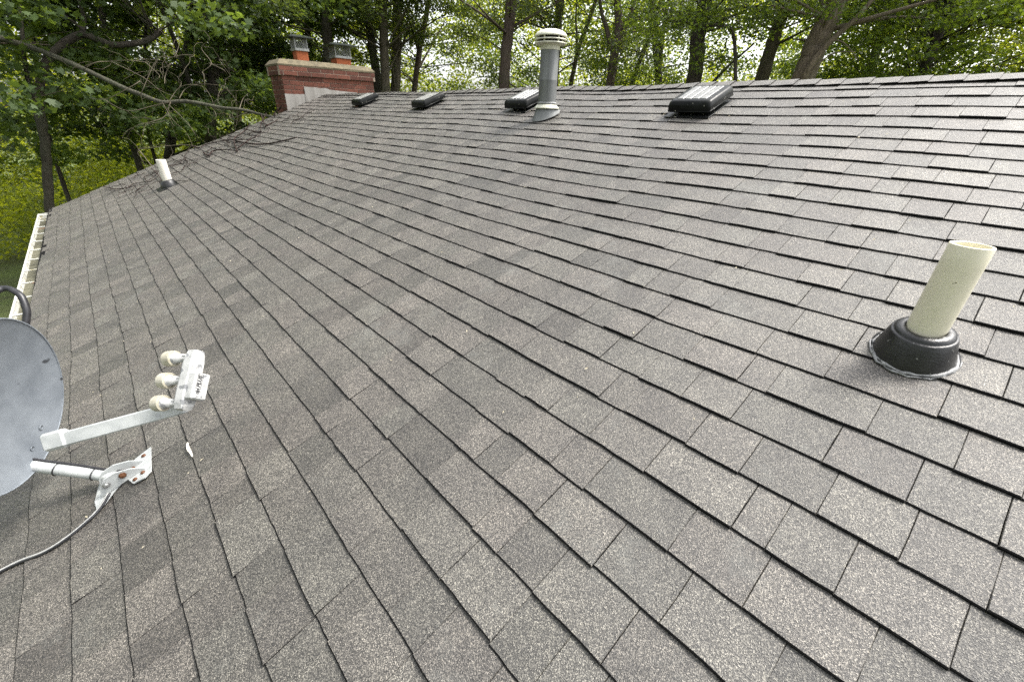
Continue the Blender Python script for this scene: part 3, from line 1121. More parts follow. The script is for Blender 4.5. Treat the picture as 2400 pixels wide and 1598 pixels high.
for v, w, m_ in ((4.45, .050, M_STEEL), (4.395, .046, M_RUST)):
    c = rp(1.882 - .031, v, w)
    MB().lathe(c, [(.0125, 0), (.0125, .003), (.008, .004), (.008, .010), (.0005, .011)], (0, -1, 0), 8, smooth=False).build('bolt', m_, dish, c)
for u, v in ((1.935, 4.33), (1.90, 4.375), (1.835, 4.345), (1.825, 4.375)):
    c = rp(u, v, .017 + wav(u, v))
    MB().lathe(c, [(.0085, 0), (.0085, .004), (.005, .0065), (.0005, .007)], RZ, 6, smooth=False).build('lag_screw', M_RUST, dish, c)
# black flexible cable bundle looping behind the reflector
hp = smooth_path([(-4.50, 2.20, -1.14), (-4.42, 2.42, -.985), (-4.30, 2.60, -.935), (-4.246, 2.556, -.950), (-4.240, 2.52, -.995), (-4.252, 2.50, -1.04), (-4.30, 2.46, -1.12), (-4.42, 2.30, -1.22)], 6)
MB().tube(hp, .0125, 12).build('cable_loop', M_CABLED, dish, hp[0])

# flat twin cable running down the roof from the foot
ct = smooth_path([(-4.185, 1.835, -1.545), (-4.221, 1.803, -1.571), (-4.269, 1.777, -1.589), (-4.333, 1.764, -1.613), (-4.396, 1.774, -1.637), (-4.47, 1.814, -1.664), (-4.545, 1.83, -1.690), (-4.60, 1.84, -1.74)], 5)
cab = empty('twin_cable', ct[0], 'flat pale twin cable running down the shingles from the dish foot', 'cable')
for s_, m_ in ((.0038, M_CABLE), (-.0038, M_CABLED)):
    pts = []
    for i, q in enumerate(ct):
        t = (ct[min(i + 1, len(ct) - 1)] - ct[max(i - 1, 0)]).normalized()
        sd_ = t.cross(RZ).normalized()
        pts.append(q + sd_ * s_)
    MB().tube(pts, .0043, 8).build('cable_strand', m_, cab, pts[0])

# ------------------------------------------------------------------ foliage tools
LEAF4 = np.array([(0, -.5, 0), (.30, -.02, .05), (0, .5, -.03), (-.30, -.02, .05)])
LEAF9 = np.array([(0, -.42, 0), (.20, -.30, .02), (.50, -.12, .05), (.24, .06, .02), (.34, .36, .05), (.10, .22, 0), (0, .52, -.04), (-.10, .22, 0), (-.34, .36, .05), (-.24, .06, .02), (-.50, -.12, .05), (-.20, -.30, .02)])


def leaves_mesh(name, cen, size, mats, mat_idx, tone, parent, origin, tmpl, up=.75, fold=1.0):
    n = len(cen)
    k = len(tmpl)
    nrm = rng.normal(size=(n, 3)) * .62
    nrm[:, 2] = np.abs(nrm[:, 2]) * .4 + up * rng.uniform(.25, 1.2, n)
    nrm /= np.linalg.norm(nrm, axis=1)[:, None]
    ax = rng.normal(size=(n, 3))
    a = np.cross(nrm, ax)
    a /= np.linalg.norm(a, axis=1)[:, None]
    b = np.cross(nrm, a)
    S_ = size[:, None, None]
    V = cen[:, None, :] + S_ * (a[:, None, :] * tmpl[None, :, 0:1] + b[:, None, :] * tmpl[None, :, 1:2] + nrm[:, None, :] * tmpl[None, :, 2:3] * fold * 1.6)
    V = (V - np.array(origin)[None, None, :]).reshape(-1, 3).astype(np.float32)
    me = bpy.data.meshes.new(name)
    me.vertices.add(n * k)
    me.vertices.foreach_set('co', V.ravel())
    me.loops.add(n * k)
    me.loops.foreach_set('vertex_index', np.arange(n * k, dtype=np.int32))
    me.polygons.add(n)
    me.polygons.foreach_set('loop_start', (np.arange(n) * k).astype(np.int32))
    me.polygons.foreach_set('material_index', mat_idx.astype(np.int32))
    for m in mats: me.materials.append(m)
    t = me.attributes.new('tone', 'FLOAT', 'FACE')
    t.data.foreach_set('value', tone.astype(np.float32))
    me.update(calc_edges=True)
    o = bpy.data.objects.new(name, me)
    col.objects.link(o)
    o.location = origin
    if parent is not None: put(o, parent)
    return o


def spray(centres, radii, counts, flat=.42):
    """Leaf positions in flattened clumps (boughs) round the given centres."""
    out = []
    for c, r, m in zip(centres, radii, counts):
        d = rng.normal(size=(m, 3))
        d /= np.linalg.norm(d, axis=1)[:, None]
        q = d * (rng.random(m) ** .45)[:, None] * r
        q[:, 2] *= flat
        q[:, 2] -= .22 * (q[:, 0] ** 2 + q[:, 1] ** 2) / max(r, .1)       # boughs droop outward
        out.append(np.array(c) + q)
    return np.concatenate(out) if out else np.zeros((0, 3))


def bez(a, b, sag, n=6):
    a, b = Vector(a), Vector(b)
    m = (a + b) / 2 + Vector((random.uniform(-.12, .12), random.uniform(-.12, .12), sag))
    return [a * (1 - t) ** 2 + m * 2 * t * (1 - t) + b * t * t for t in [i / n for i in range(n + 1)]]


def tree(name, label, path, rad, bark, leaf, crown, extra=(), lobed=False, seedv=0, leaf_size=.1, top=True, taper=.45):
    """path: trunk polyline from the ground up. crown: (R, zlo, zhi, clumps, leaves per clump)."""
    random.seed(seedv)
    path = [Vector(q) for q in path]
    root = empty(name, path[0], label, 'tree', 'trees in the wood around the house')
    sp = smooth_path(path, 6)
    L_ = len(sp)
    tb = MB()
    rads = []
    for i, q in enumerate(sp):
        f = i / (L_ - 1)
        flare = 1 + .55 * math.exp(-max(0, q.z - GZ) / .35)
        rads.append(rad * (1.08 - taper * f) * flare)
    for i in range(1, L_ - 1):
        sp[i] = sp[i] + Vector((random.uniform(-1, 1), random.uniform(-1, 1), 0)) * rad * .10
    tb.tube(sp, rads, 14, jit=.07)
    for pts, r0 in extra:
        q = smooth_path(pts, 6)
        tb.tube(q, [r0 * (1 - .6 * i / (len(q) - 1)) for i in range(len(q))], 9, jit=.06)
    R, zlo, zhi, ncl, per = crown
    cen, rr, cc = [], [], []
    ncl = int(ncl * (2.6 if top is False and not lobed else 1.5))
    for i in range(ncl):
        for _ in range(20):
            z_ = random.uniform(zlo, zhi)
            j = min(range(L_), key=lambda q: abs(sp[q].z - z_))
            base = sp[j]
            an = random.uniform(0, 2 * math.pi)
            ro = R * math.sqrt(random.uniform(.06, 1))
            c = Vector((base.x + ro * math.cos(an), base.y + ro * math.sin(an), z_))
            hb = -abs(c.x) * T_
            if not (-5.2 < c.x < 5.2 and -4.2 < c.y < 10.9 and c.z - hb < 2.6): break
        else:
            continue
        r = random.uniform(.45, .95) * (1.0 + .05 * R)
        cen.append(tuple(c)); rr.append(r); cc.append(int(per * 2.0 * random.uniform(.6, 1.4)))
        if random.random() < .75:
            jj = max(1, j - random.randint(1, 4))
            lim = bez(sp[jj], c, random.uniform(-.1, .35), 6)
            r0 = max(.012, rads[jj] * random.uniform(.14, .26))
            tb.tube(lim, [r0 * (1 - .8 * k_ / 6) for k_ in range(7)], 6)
            for _ in range(3):
                s_ = lim[random.randint(3, 6)]
                e_ = c + Vector((random.uniform(-1, 1), random.uniform(-1, 1), random.uniform(-.4, .4))) * r
                tb.tube(bez(s_, e_, .05, 3), [.008, .006, .005, .003], 4, caps=False)
    tb.build('trunk', bark, root, path[0])
    pts = spray(cen, rr, cc)
    size = rng.uniform(.5, 1.45, len(pts)) * leaf_size
    if top:                                                   # upper crown, coarser leaves
        tp = sp[-1]
        m = 8
        ct_, rt, nt_ = [], [], []
        for i in range(m):
            an, ro = random.uniform(0, 6.283), R * 1.25 * math.sqrt(random.random())
            ct_.append((tp.x + ro * math.cos(an), tp.y + ro * math.sin(an), tp.z + random.uniform(-4.5, 4)))
            rt.append(random.uniform(.9, 1.6)); nt_.append(60)
        p2_ = spray(ct_, rt, nt_, .6)
        pts = np.concatenate([pts, p2_])
        size = np.concatenate([size, rng.uniform(.28, .45, len(p2_))])
    # tone: whole clumps differ, then single leaves
    tone = np.clip(.5 + .22 * np.sin(pts[:, 0] * 1.7 + pts[:, 2] * 2.3) + rng.normal(size=len(pts)) * .2, 0, 1)
    leaves_mesh('crown', pts, size, [leaf], np.zeros(len(pts)), tone, root, tuple(path[0]), LEAF9 if lobed else LEAF4)
    return root


# ------------------------------------------------------------------ trees
# near trees at the left, beyond the rake end
tree('maple_tree', 'maple with a strongly arched dark trunk behind the far left roof corner',
     [(-5.62, 14.80, GZ), (-5.23, 14.81, -3.45), (-4.98, 14.83, -2.58), (-4.71, 14.85, -1.66), (-4.53, 14.86, -1.04), (-4.39, 14.86, -.45), (-4.21, 14.87, .05), (-3.97, 14.87, .47),
      (-3.64, 14.87, .79), (-3.33, 14.87, 1.0), (-3.14, 14.86, 1.06), (-2.94, 14.85, .98), (-2.73, 14.83, .92), (-2.44, 14.81, .95), (-2.05, 14.77, 1.06), (-1.7, 14.72, 1.3)],
     .088, M_BARKD, M_LF_A, (2.6, 1.35, 3.4, 13, 120),
     [([(-4.53, 14.86, -1.04), (-4.44, 14.95, -.2), (-4.30, 14.97, .46), (-4.0, 14.98, 1.52), (-3.22, 15.0, 4.5)], .055),
      ([(-3.20, 14.86, 1.05), (-3.05, 14.9, 1.4), (-3.0, 15.0, 2.2), (-2.8, 15.1, 3.2)], .05),
      ([(-3.05, 14.86, 1.02), (-3.35, 14.8, 1.35), (-3.9, 14.7, 1.75)], .035)], True, 11, .15, False)
tree('maple_tree', 'maple at the left picture edge that the long bare branch grows from',
     [(-7.3, 14.13, GZ), (-6.95, 14.19, -3.58), (-6.6, 14.24, -2.47), (-5.74, 14.38, -.4), (-5.55, 14.45, 1.23), (-5.3, 14.56, 4.34), (-5.0, 14.7, 9.0)],
     .16, M_BARK, M_LF_A, (3.0, -1.4, 5.5, 20, 110), (), True, 12, .15)
tree('maple_tree', 'dark trunk left of centre behind the tangle of bare twigs',
     [(-2.8, 20.3, GZ), (-2.32, 20.24, -3.3), (-1.84, 20.18, -1.9), (-1.04, 20.08, -.17), (-.42, 19.99, 1.22), (.07, 19.9, 2.59), (.89, 19.75, 5.15), (1.89, 19.56, 9.0)],
     .16, M_BARKD, M_LF_A, (3.4, -1.7, 5.0, 28, 110), (), True, 13, .14)
tree('maple_tree', 'straight dark trunk with a fork, behind the vines left of the chimney',
     [(-1.6, 17.64, GZ), (-1.22, 17.57, -2.91), (-.83, 17.5, -1.13), (-.35, 17.41, .54), (.23, 17.28, 2.31), (1.0, 17.11, 4.98), (1.96, 16.9, 9.0)],
     .17, M_BARKD, M_LF_A, (3.3, -.9, 4.5, 34, 120), [([(-.86, 17.45, -1.2), (-.94, 17.25, -.91), (-.99, 17.26, -.41), (-1.04, 17.26, .16), (-1.05, 17.27, .8), (-1.2, 17.4, 2.4)], .12)], True, 14, .14)
tree('young_maple_tree', 'slim dark trunk slanting left behind the small white vent pipe',
     [(-2.93, 17.93, GZ), (-2.89, 17.92, -3.36), (-2.85, 17.92, -2.03), (-2.79, 17.92, -.55), (-2.65, 17.91, .8), (-2.47, 17.9, 2.0), (-2.07, 17.87, 4.8), (-1.59, 17.83, 9.0)],
     .09, M_BARKD, M_LF_A, (2.4, -1.6, 4.5, 20, 100), (), True, 15, .13)
tree('young_maple_tree', 'thin sapling just right of the arched maple at the roof corner',
     [(-4.82, 17.59, GZ), (-4.75, 17.59, -3.69), (-4.69, 17.59, -2.68), (-4.58, 17.6, -1.39), (-4.31, 17.6, .1), (-3.86, 17.61, 1.77), (-3.16, 17.62, 4.66)],
     .058, M_BARKD, M_LF_B, (2.0, -1.5, 3.0, 12, 90), (), True, 16, .13)
tree('young_maple_tree', 'thinnest upright sapling between the two dark left trunks',
     [(-2.54, 19.08, GZ), (-2.44, 19.07, -3.32), (-2.33, 19.06, -1.94), (-2.22, 19.05, -.83), (-1.79, 19.01, .83), (-1.28, 18.95, 2.29), (-.44, 18.84, 4.97)],
     .052, M_BARKD, M_LF_B, (1.8, -1.4, 4.0, 12, 90), (), True, 17, .12)
# behind and beside the chimney
tree('oak_tree', 'shaded trunk well behind the leaves left of the chimney',
     [(.72, 23.15, GZ), (1.03, 23.08, -2.55), (1.34, 23.01, -.4), (1.86, 22.88, 2.3), (1.96, 22.86, 3.19), (2.19, 22.8, 5.51), (2.48, 22.73, 9.0)],
     .16, M_BARK, M_LF_B, (3.4, -2, 6, 30, 130), (), False, 18, .12)
tree('oak_tree', 'slender trunk above the left flue of the chimney',
     [(1.75, 19.04, GZ), (1.96, 18.97, -1.66), (2.18, 18.9, 1.39), (2.26, 18.87, 2.25), (2.27, 18.87, 2.78), (2.3, 18.86, 5.27), (2.33, 18.85, 9.0)],
     .072, M_BARKD, M_LF_B, (2.4, .5, 5, 14, 130), (), False, 19, .11)
tree('oak_tree', 'dark trunk showing between the two chimney flues',
     [(2.95, 19.41, GZ), (3.15, 19.33, -1.73), (3.36, 19.26, 1.25), (3.52, 19.19, 2.99), (3.73, 19.12, 5.39), (3.97, 19.02, 9.0)],
     .125, M_BARKD, M_LF_C, (2.6, 1.2, 5.5, 14, 130), (), False, 20, .11)
tree('oak_tree', 'stout trunk rising directly behind the right chimney flue',
     [(2.38, 16.67, GZ), (2.64, 16.56, -1.81), (2.9, 16.45, 1.07), (3.09, 16.38, 2.6), (3.37, 16.26, 5.16), (3.71, 16.12, 9.0)],
     .185, M_BARKD, M_LF_D, (2.8, 2.0, 5.5, 16, 130), (), False, 21, .11)
tree('oak_tree', 'nearly black trunk right of the chimney, leftmost of three together',
     [(5.06, 17.08, GZ), (5.0, 17.11, -2.17), (4.94, 17.14, .37), (4.89, 17.17, 2.03), (4.81, 17.21, 2.94), (4.62, 17.3, 5.36), (4.39, 17.42, 9.0)],
     .17, M_BARKD, M_LF_D, (2.6, 2.2, 5.5, 12, 130), (), False, 22, .11, False)
tree('oak_tree', 'grey-brown middle trunk of three right of the chimney',
     [(4.63, 16.55, GZ), (4.75, 16.49, -2.17), (4.86, 16.43, .35), (5.02, 16.35, 2.87), (5.15, 16.27, 5.32), (5.31, 16.19, 9.0)],
     .175, M_BARK, M_LF_D, (2.6, 2.4, 5.5, 12, 130), (), False, 23, .11, False)
tree('oak_tree', 'rightmost of three trunks standing together right of the chimney',
     [(5.58, 17.99, GZ), (5.79, 17.87, -2.14), (6.0, 17.75, .42), (6.3, 17.58, 3.19), (6.53, 17.45, 5.51), (6.81, 17.3, 9.0)],
     .205, M_BARK, M_LF_D, (2.8, 2.4, 6, 14, 130), (), False, 24, .11, False)
tree('ash_tree', 'slim reddish trunk above the second farthest roof vent',
     [(6.43, 18.72, GZ), (6.8, 18.5, -2.11), (7.17, 18.27, .48), (7.48, 18.07, 2.1), (7.81, 17.86, 3.43), (8.31, 17.55, 5.66), (8.92, 17.16, 9.0)],
     .125, M_BARKR, M_LF_D, (3.2, .2, 6, 26, 120), [([(7.4, 18.1, 1.9), (7.0, 18.0, 2.9), (6.6, 17.9, 3.8)], .05), ([(7.3, 18.2, 1.2), (8.0, 18.3, 2.0), (8.9, 18.2, 3.2)], .05)], False, 25, .10, False)
tree('ash_tree', 'straight reddish-brown trunk left of the metal flue',
     [(7.24, 12.77, GZ), (7.29, 12.73, -2.11), (7.34, 12.68, .49), (7.38, 12.65, 1.72), (7.47, 12.57, 2.78), (7.66, 12.4, 5.27), (7.9, 12.19, 9.0)],
     .185, M_BARKR, M_LF_D, (2.8, 2.0, 6, 14, 120), (), False, 26, .09, False, taper=.25)
tree('ash_tree', 'brown trunk directly behind the metal flue cap',
     [(9.89, 12.77, GZ), (9.89, 12.76, -2.03), (9.9, 12.76, .64), (9.91, 12.75, 3.14), (9.92, 12.74, 5.48), (9.93, 12.73, 9.0)],
     .175, M_BARKR, M_LF_D, (2.8, .8, 6, 18, 120), (), False, 27, .09, False)
tree('ash_tree', 'thin forked trunk against the white sky right of the metal flue',
     [(10.88, 13.6, GZ), (11.08, 13.37, -1.95), (11.28, 13.14, .79), (11.4, 13.0, 2.0), (11.56, 12.81, 2.8), (11.68, 12.67, 3.37), (12.09, 12.17, 5.62), (12.6, 11.55, 9.0)],
     .095, M_BARK, M_LF_D, (2.6, 1.5, 6, 9, 90), [([(11.38, 13.03, 1.86), (11.33, 13.08, 2.53), (11.28, 13.15, 3.05), (11.25, 13.17, 4.2)], .06)], False, 28, .09, False)
tree('ash_tree', 'vine-hung trunk splitting into several stems against the open sky',
     [(9.45, 10.12, GZ), (9.51, 10.04, -2.03), (9.57, 9.96, .64), (9.6, 9.92, 1.63), (9.62, 9.89, 2.08), (9.55, 9.99, 2.77), (9.3, 10.33, 5.26), (9.0, 10.73, 9.0)],
     .15, M_BARKR, M_LF_D, (2.6, 1.2, 6, 11, 100),
     [([(9.58, 9.94, 1.5), (9.37, 10.23, 2.29), (9.23, 10.4, 2.77), (9.0, 10.7, 4.4)], .085), ([(9.60, 9.90, 1.6), (9.75, 9.72, 2.4), (9.81, 9.62, 2.76), (9.9, 9.5, 4.5)], .10),
      ([(9.55, 9.9, .7), (9.70, 9.8, 1.5), (9.72, 9.75, 2.3)], .018), ([(9.66, 9.9, .6), (9.62, 9.75, 1.3), (9.74, 9.7, 2.0)], .014)], False, 29, .09, False)
tree('ash_tree', 'thin dark leaning trunk just right of the many-stemmed tree',
     [(11.63, 11.58, GZ), (11.88, 11.2, -1.93), (12.13, 10.83, .84), (12.25, 10.66, 1.8), (12.38, 10.46, 2.55), (12.43, 10.38, 3.22), (12.59, 10.13, 5.53), (12.78, 9.83, 9.0)],
     .085, M_BARKD, M_LF_B, (2.6, .4, 6, 12, 100), (), False, 30, .09, False)
tree('ash_tree', 'dark trunk forking in a narrow Y left of the nearest vent',
     [(12.51, 8.5, GZ), (12.19, 9.02, -1.93), (11.87, 9.53, .85), (11.72, 9.77, 1.82), (11.59, 9.98, 2.54), (11.52, 10.09, 3.06), (11.21, 10.56, 5.43), (10.84, 11.14, 9.0)],
     .13, M_BARKD, M_LF_B, (2.8, .6, 6, 22, 110), [([(11.8, 9.62, 1.6), (11.79, 9.67, 2.42), (11.79, 9.66, 2.88), (11.78, 9.68, 4.2)], .09)], False, 31, .09, False)
# right
tree('elm_tree', 'thick trunk rising straight behind the nearest roof vent',
     [(9.08, 6.36, GZ), (8.99, 6.53, -2.03), (8.9, 6.7, .65), (8.86, 6.78, 1.64), (8.84, 6.82, 2.31), (8.77, 6.94, 4.98), (8.69, 7.09, 9.0)],
     .215, M_BARKD, M_LF_D, (2.4, 1.9, 5.5, 14, 130), [([(8.92, 6.5, .2), (9.2, 6.1, .9), (9.5, 5.6, 1.5)], .05)], False, 32, .08, False)
tree('young_elm_tree', 'thin crooked stem bending left between the thick right trunks',
     [(8.5, 3.9, GZ), (8.35, 4.2, -2.98), (8.08, 4.94, -.38), (7.98, 5.16, .56), (7.9, 5.34, 1.27), (7.83, 5.5, 1.6), (7.73, 5.7, 1.67), (7.52, 6.1, 1.69), (7.29, 6.52, 1.76), (7.14, 6.77, 1.8)],
     .045, M_BARKD, M_LF_B, (1.0, 1.0, 2.3, 7, 90), (), False, 33, .08, False, .5)
tree('elm_tree', 'second thickest trunk right of the nearest roof vent',
     [(10.8, 5.92, GZ), (10.84, 5.83, -1.97), (10.88, 5.73, .76), (10.89, 5.69, 1.58), (10.91, 5.65, 2.46), (10.95, 5.53, 5.08), (11.01, 5.39, 9.0)],
     .195, M_BARK, M_LF_B, (2.4, 2.0, 6, 16, 130), (), False, 34, .08, False)
tree('elm_tree', 'thickest trunk at right with furrowed bark and a side limb',
     [(9.08, 4.41, GZ), (9.12, 4.27, -2.03), (9.17, 4.13, .64), (9.18, 4.08, 1.34), (9.22, 3.94, 2.03), (9.38, 3.42, 4.82), (9.58, 2.79, 9.0)],
     .25, M_BARKL, M_LF_B, (3.0, 1.6, 6, 18, 130),
     [([(9.05, 4.1, .35), (8.89, 3.99, .83), (8.94, 3.85, 1.19), (8.99, 3.67, 1.45), (9.05, 3.46, 1.7), (9.1, 3.28, 2.0), (9.2, 3.0, 2.6)], .085),
      ([(8.89, 3.99, .75), (9.0, 3.64, 1.12), (9.11, 3.24, 1.15)], .022), ([(8.96, 3.76, 1.38), (9.02, 3.56, 1.35), (9.07, 3.38, 1.23), (9.13, 3.15, 1.0)], .018)], False, 35, .08, False, taper=.3)
for lab, path, r_, cr_, sd_, lf in (
        ('leafy tree with hidden trunk filling the space right of the thickest trunk', [(12.3, 2.3, GZ), (12.3, 2.3, -2), (12.35, 2.4, .6), (12.4, 2.5, 3), (12.5, 2.6, 9)], .13, (3.0, -.4, 5.5, 44, 150), 36, M_LF_B),
        ('yellow-green leafy tree at the upper right picture edge', [(15.27, -1.78, GZ), (15.26, -.91, -2.09), (15.24, -.03, .52), (15.22, .86, 2.51), (15.19, 1.91, 5.11), (15.17, 3.18, 9)], .17, (3.6, -.4, 6, 56, 160), 37, M_LF_C),
        ('dense leafy tree deep behind the right end of the ridge', [(17.0, 4.6, GZ), (17.0, 4.6, 1), (17.1, 4.7, 4), (17.2, 4.8, 9)], .16, (3.4, -.4, 6.5, 44, 150), 38, M_LF_B)):
    ex = ()
    if sd_ == 37:
        ex = [([(15.24, .1, .9), (15.22, .81, 1.16), (15.2, 1.21, 1.17), (15.18, 1.49, 1.25), (15.13, 2.0, 1.25)], .05),
              ([(15.22, .69, 2.11), (15.19, 1.26, 2.25), (15.16, 1.73, 2.42), (15.11, 2.15, 2.69)], .05)]
    tree('leafy_tree', lab, path, r_, M_BARKD, lf, cr_, ex, False, sd_, .095, False)

# ------------------------------------------------------------------ woodland beyond, undergrowth
def mass(name, label, n_cl, az, dist, zr, per, size, mats, radius, kind_probs):
    cen, rr, cc = [], [], []
    while len(cen) < n_cl:
        a = random.uniform(*az)
        d = random.uniform(*dist)
        dens = kind_probs(math.degrees(a))
        if random.random() > dens: continue
        x, y_ = CAM.x + d * math.sin(a), d * math.cos(a)
        cen.append((x, y_, random.uniform(*zr) if zr else GZ + .3))
        rr.append(random.uniform(*radius)); cc.append(per)
    pts = spray(cen, rr, cc, .6)
    pts[:, 2] = np.maximum(pts[:, 2], GZ + .05)
    tone = np.clip(.5 + .25 * np.sin(pts[:, 0] * .9 + pts[:, 1] * .7) + rng.normal(size=len(pts)) * .2, 0, 1)
    cl = np.repeat(rng.integers(0, len(mats), n_cl), per)
    o = leaves_mesh(name, pts, rng.uniform(.75, 1.3, len(pts)) * size, mats, cl, tone, None, (0, 0, GZ), LEAF4)
    return setp(o, label, kind='stuff')


def dens_far(a):
    # azimuth in degrees from +Y: the wood opens to the sky behind the metal flue
    if a < 27: return 1.0
    if a < 34: return .6
    if a < 64: return .8
    if a < 70: return .6
    return 1.0


random.seed(50)
mass('distant_woodland', 'mass of green woodland beyond the nearer trees', 2200, (math.radians(-30), math.radians(115)), (26, 42), (-4.4, 9), 130, .20, [M_LF_C, M_LF_B, M_LF_C], (1.1, 2.0), dens_far)
mass('distant_woodland', 'low sunlit woodland edge along the horizon', 200, (math.radians(-30), math.radians(115)), (24, 40), (-4.2, 1.2), 130, .18, [M_LF_C], (1.0, 1.8), lambda a: 1.0)
mass('undergrowth', 'bright green undergrowth on the ground below the left trees', 340, (math.radians(-26), math.radians(18)), (19, 42), (-4.4, -3.1), 130, .16, [M_LF_C], (.7, 1.5), lambda a: 1.0)
# trees standing around outside the picture shade the roof from the left and behind
mass('distant_woodland', 'tall woodland closing in on the left side of the house', 240, (math.radians(-150), math.radians(-32)), (12, 20), (-4, 13), 90, .34, [M_LF_A, M_LF_B], (1.5, 2.6), lambda a: 1.0)

# ------------------------------------------------------------------ bare branch and vines
random.seed(77)
DEAD = [(-5.60, 14.45, 1.20), (-5.365, 14.9, 1.067), (-4.279, 14.651, .771), (-4.002, 14.312, .659), (-3.811, 13.98, .555), (-3.596, 13.616, .438), (-3.412, 13.362, .325), (-3.006, 12.628, .051),
        (-2.746, 12.206, -.089), (-2.484, 11.794, -.213), (-2.164, 11.518, -.186), (-1.937, 11.209, -.215), (-1.663, 10.831, -.277), (-1.379, 10.473, -.302), (-1.174, 10.158, -.366), (-1.054, 9.834, -.40), (-1.02, 9.70, -.352)]
br = empty('bare_branch', DEAD[0], 'long bare lichen-grey branch slanting down across the left trees to the roof', 'branch')
dp_ = smooth_path(DEAD, 5)
MB().tube(dp_, [.056 * (1 - .78 * i / len(dp_)) + .006 for i in range(len(dp_))], 10, jit=.10).build('limb', M_LICH, br, DEAD[0])
TW = [[[-2.76, 12.06, -0.09], [-2.3, 12.09, 0.52], [-2.1, 11.94, 0.57], [-2.01, 11.89, 0.61], [-1.87, 11.95, 0.87]], [[-3.45, 13.0, 0.31], [-3.23, 12.88, 0.43], [-2.98, 12.69, 0.48], [-2.74, 12.48, 0.5], [-2.44, 12.19, 0.47], [-2.26, 12.01, 0.45]], [[-2.99, 12.68, 0.46], [-2.67, 12.18, 0.18], [-2.43, 11.8, -0.03], [-2.22, 11.52, -0.14]], [[-2.4, 11.64, -0.21], [-2.15, 11.61, 0.05], [-1.92, 11.43, 0.11], [-1.77, 11.28, 0.08], [-1.75, 11.11, -0.11], [-1.78, 11.0, -0.3]], [[-1.77, 11.28, 0.08], [-1.75, 11.38, 0.25], [-1.7, 11.42, 0.36], [-1.56, 11.4, 0.51], [-1.55, 11.58, 0.77], [-1.44, 11.56, 0.88], [-1.43, 11.67, 1.03]], [[-1.57, 11.39, 0.49], [-1.43, 11.17, 0.37], [-1.33, 11.02, 0.28]], [[-2.37, 11.61, -0.21], [-2.58, 11.75, -0.29], [-3.05, 12.11, -0.39], [-3.37, 12.57, -0.17]], [[-2.37, 11.61, -0.21], [-2.54, 11.6, -0.43], [-2.72, 11.71, -0.53], [-3.08, 11.93, -0.67], [-3.28, 11.95, -0.9]], [[-2.41, 11.62, -0.25], [-2.27, 11.33, -0.46], [-2.21, 11.14, -0.64], [-2.18, 10.91, -0.93]], [[-1.78, 11.0, -0.3], [-1.82, 10.95, -0.42], [-2.02, 10.97, -0.63]], [[-2.69, 12.17, 0.14], [-2.89, 12.3, 0.06], [-3.26, 12.44, -0.2], [-3.53, 12.71, -0.18]], [[-2.5, 12.24, 0.47], [-2.4, 12.04, 0.34], [-2.41, 11.95, 0.19], [-2.58, 12.02, 0.08]], [[-2.22, 11.52, -0.14], [-2.04, 11.48, 0.02], [-1.81, 11.36, 0.14], [-1.51, 11.06, 0.11]], [[-2.49, 11.72, -0.21], [-2.47, 11.49, -0.5], [-2.29, 11.17, -0.72], [-2.3, 10.96, -1.01]], [[-3.12, 11.69, -1.04], [-2.63, 11.28, -0.98], [-2.32, 11.01, -0.96], [-2.18, 10.8, -1.08]], [[-3.12, 11.69, -1.04], [-3.05, 11.44, -1.29], [-2.96, 11.22, -1.47]], [[-1.41, 10.66, -0.31], [-1.26, 10.64, -0.13], [-1.11, 10.62, 0.02]], [[-1.27, 10.5, -0.33], [-1.55, 10.69, -0.43], [-1.71, 10.82, -0.45]], [[-2.14, 11.89, 0.46], [-2.25, 11.86, 0.27], [-2.37, 11.83, 0.08]], [[-2.04, 11.88, 0.57], [-1.9, 11.79, 0.61], [-1.75, 11.64, 0.6]]]
for t in TW:
    q = smooth_path([Vector(p) + Vector((random.uniform(-.03, .03), random.uniform(-.25, .25), random.uniform(-.03, .03))) if i else Vector(p) for i, p in enumerate(t)], 5)
    r0 = random.uniform(.006, .011)
    MB().tube(q, [r0 * (1 - .65 * i / (len(q) - 1)) for i in range(len(q))], 6, jit=.08).build('twig', M_TWIG, br, q[0])
fine = MB()
for _ in range(90):
    t = random.choice(TW)
    p = Vector(random.choice(t))
    q = [p]
    d = Vector((random.uniform(-1, 1), random.uniform(-1, 1), random.uniform(-1, .8))).normalized()
    for s_ in range(random.randint(3, 6)):
        d = (d + Vector((random.uniform(-.7, .7), random.uniform(-.7, .7), random.uniform(-.7, .6)))).normalized()
        q.append(q[-1] + d * random.uniform(.08, .18))
    if any(-.6 > 0 for _ in q): continue
    r0 = random.uniform(.0025, .0042)
    fine.tube(q, [r0 * (1 - .5 * i / (len(q) - 1)) for i in range(len(q))], 4, caps=False)
setp(fine.build('fine_twigs', M_TWIG, br, DEAD[8]), kind='stuff')
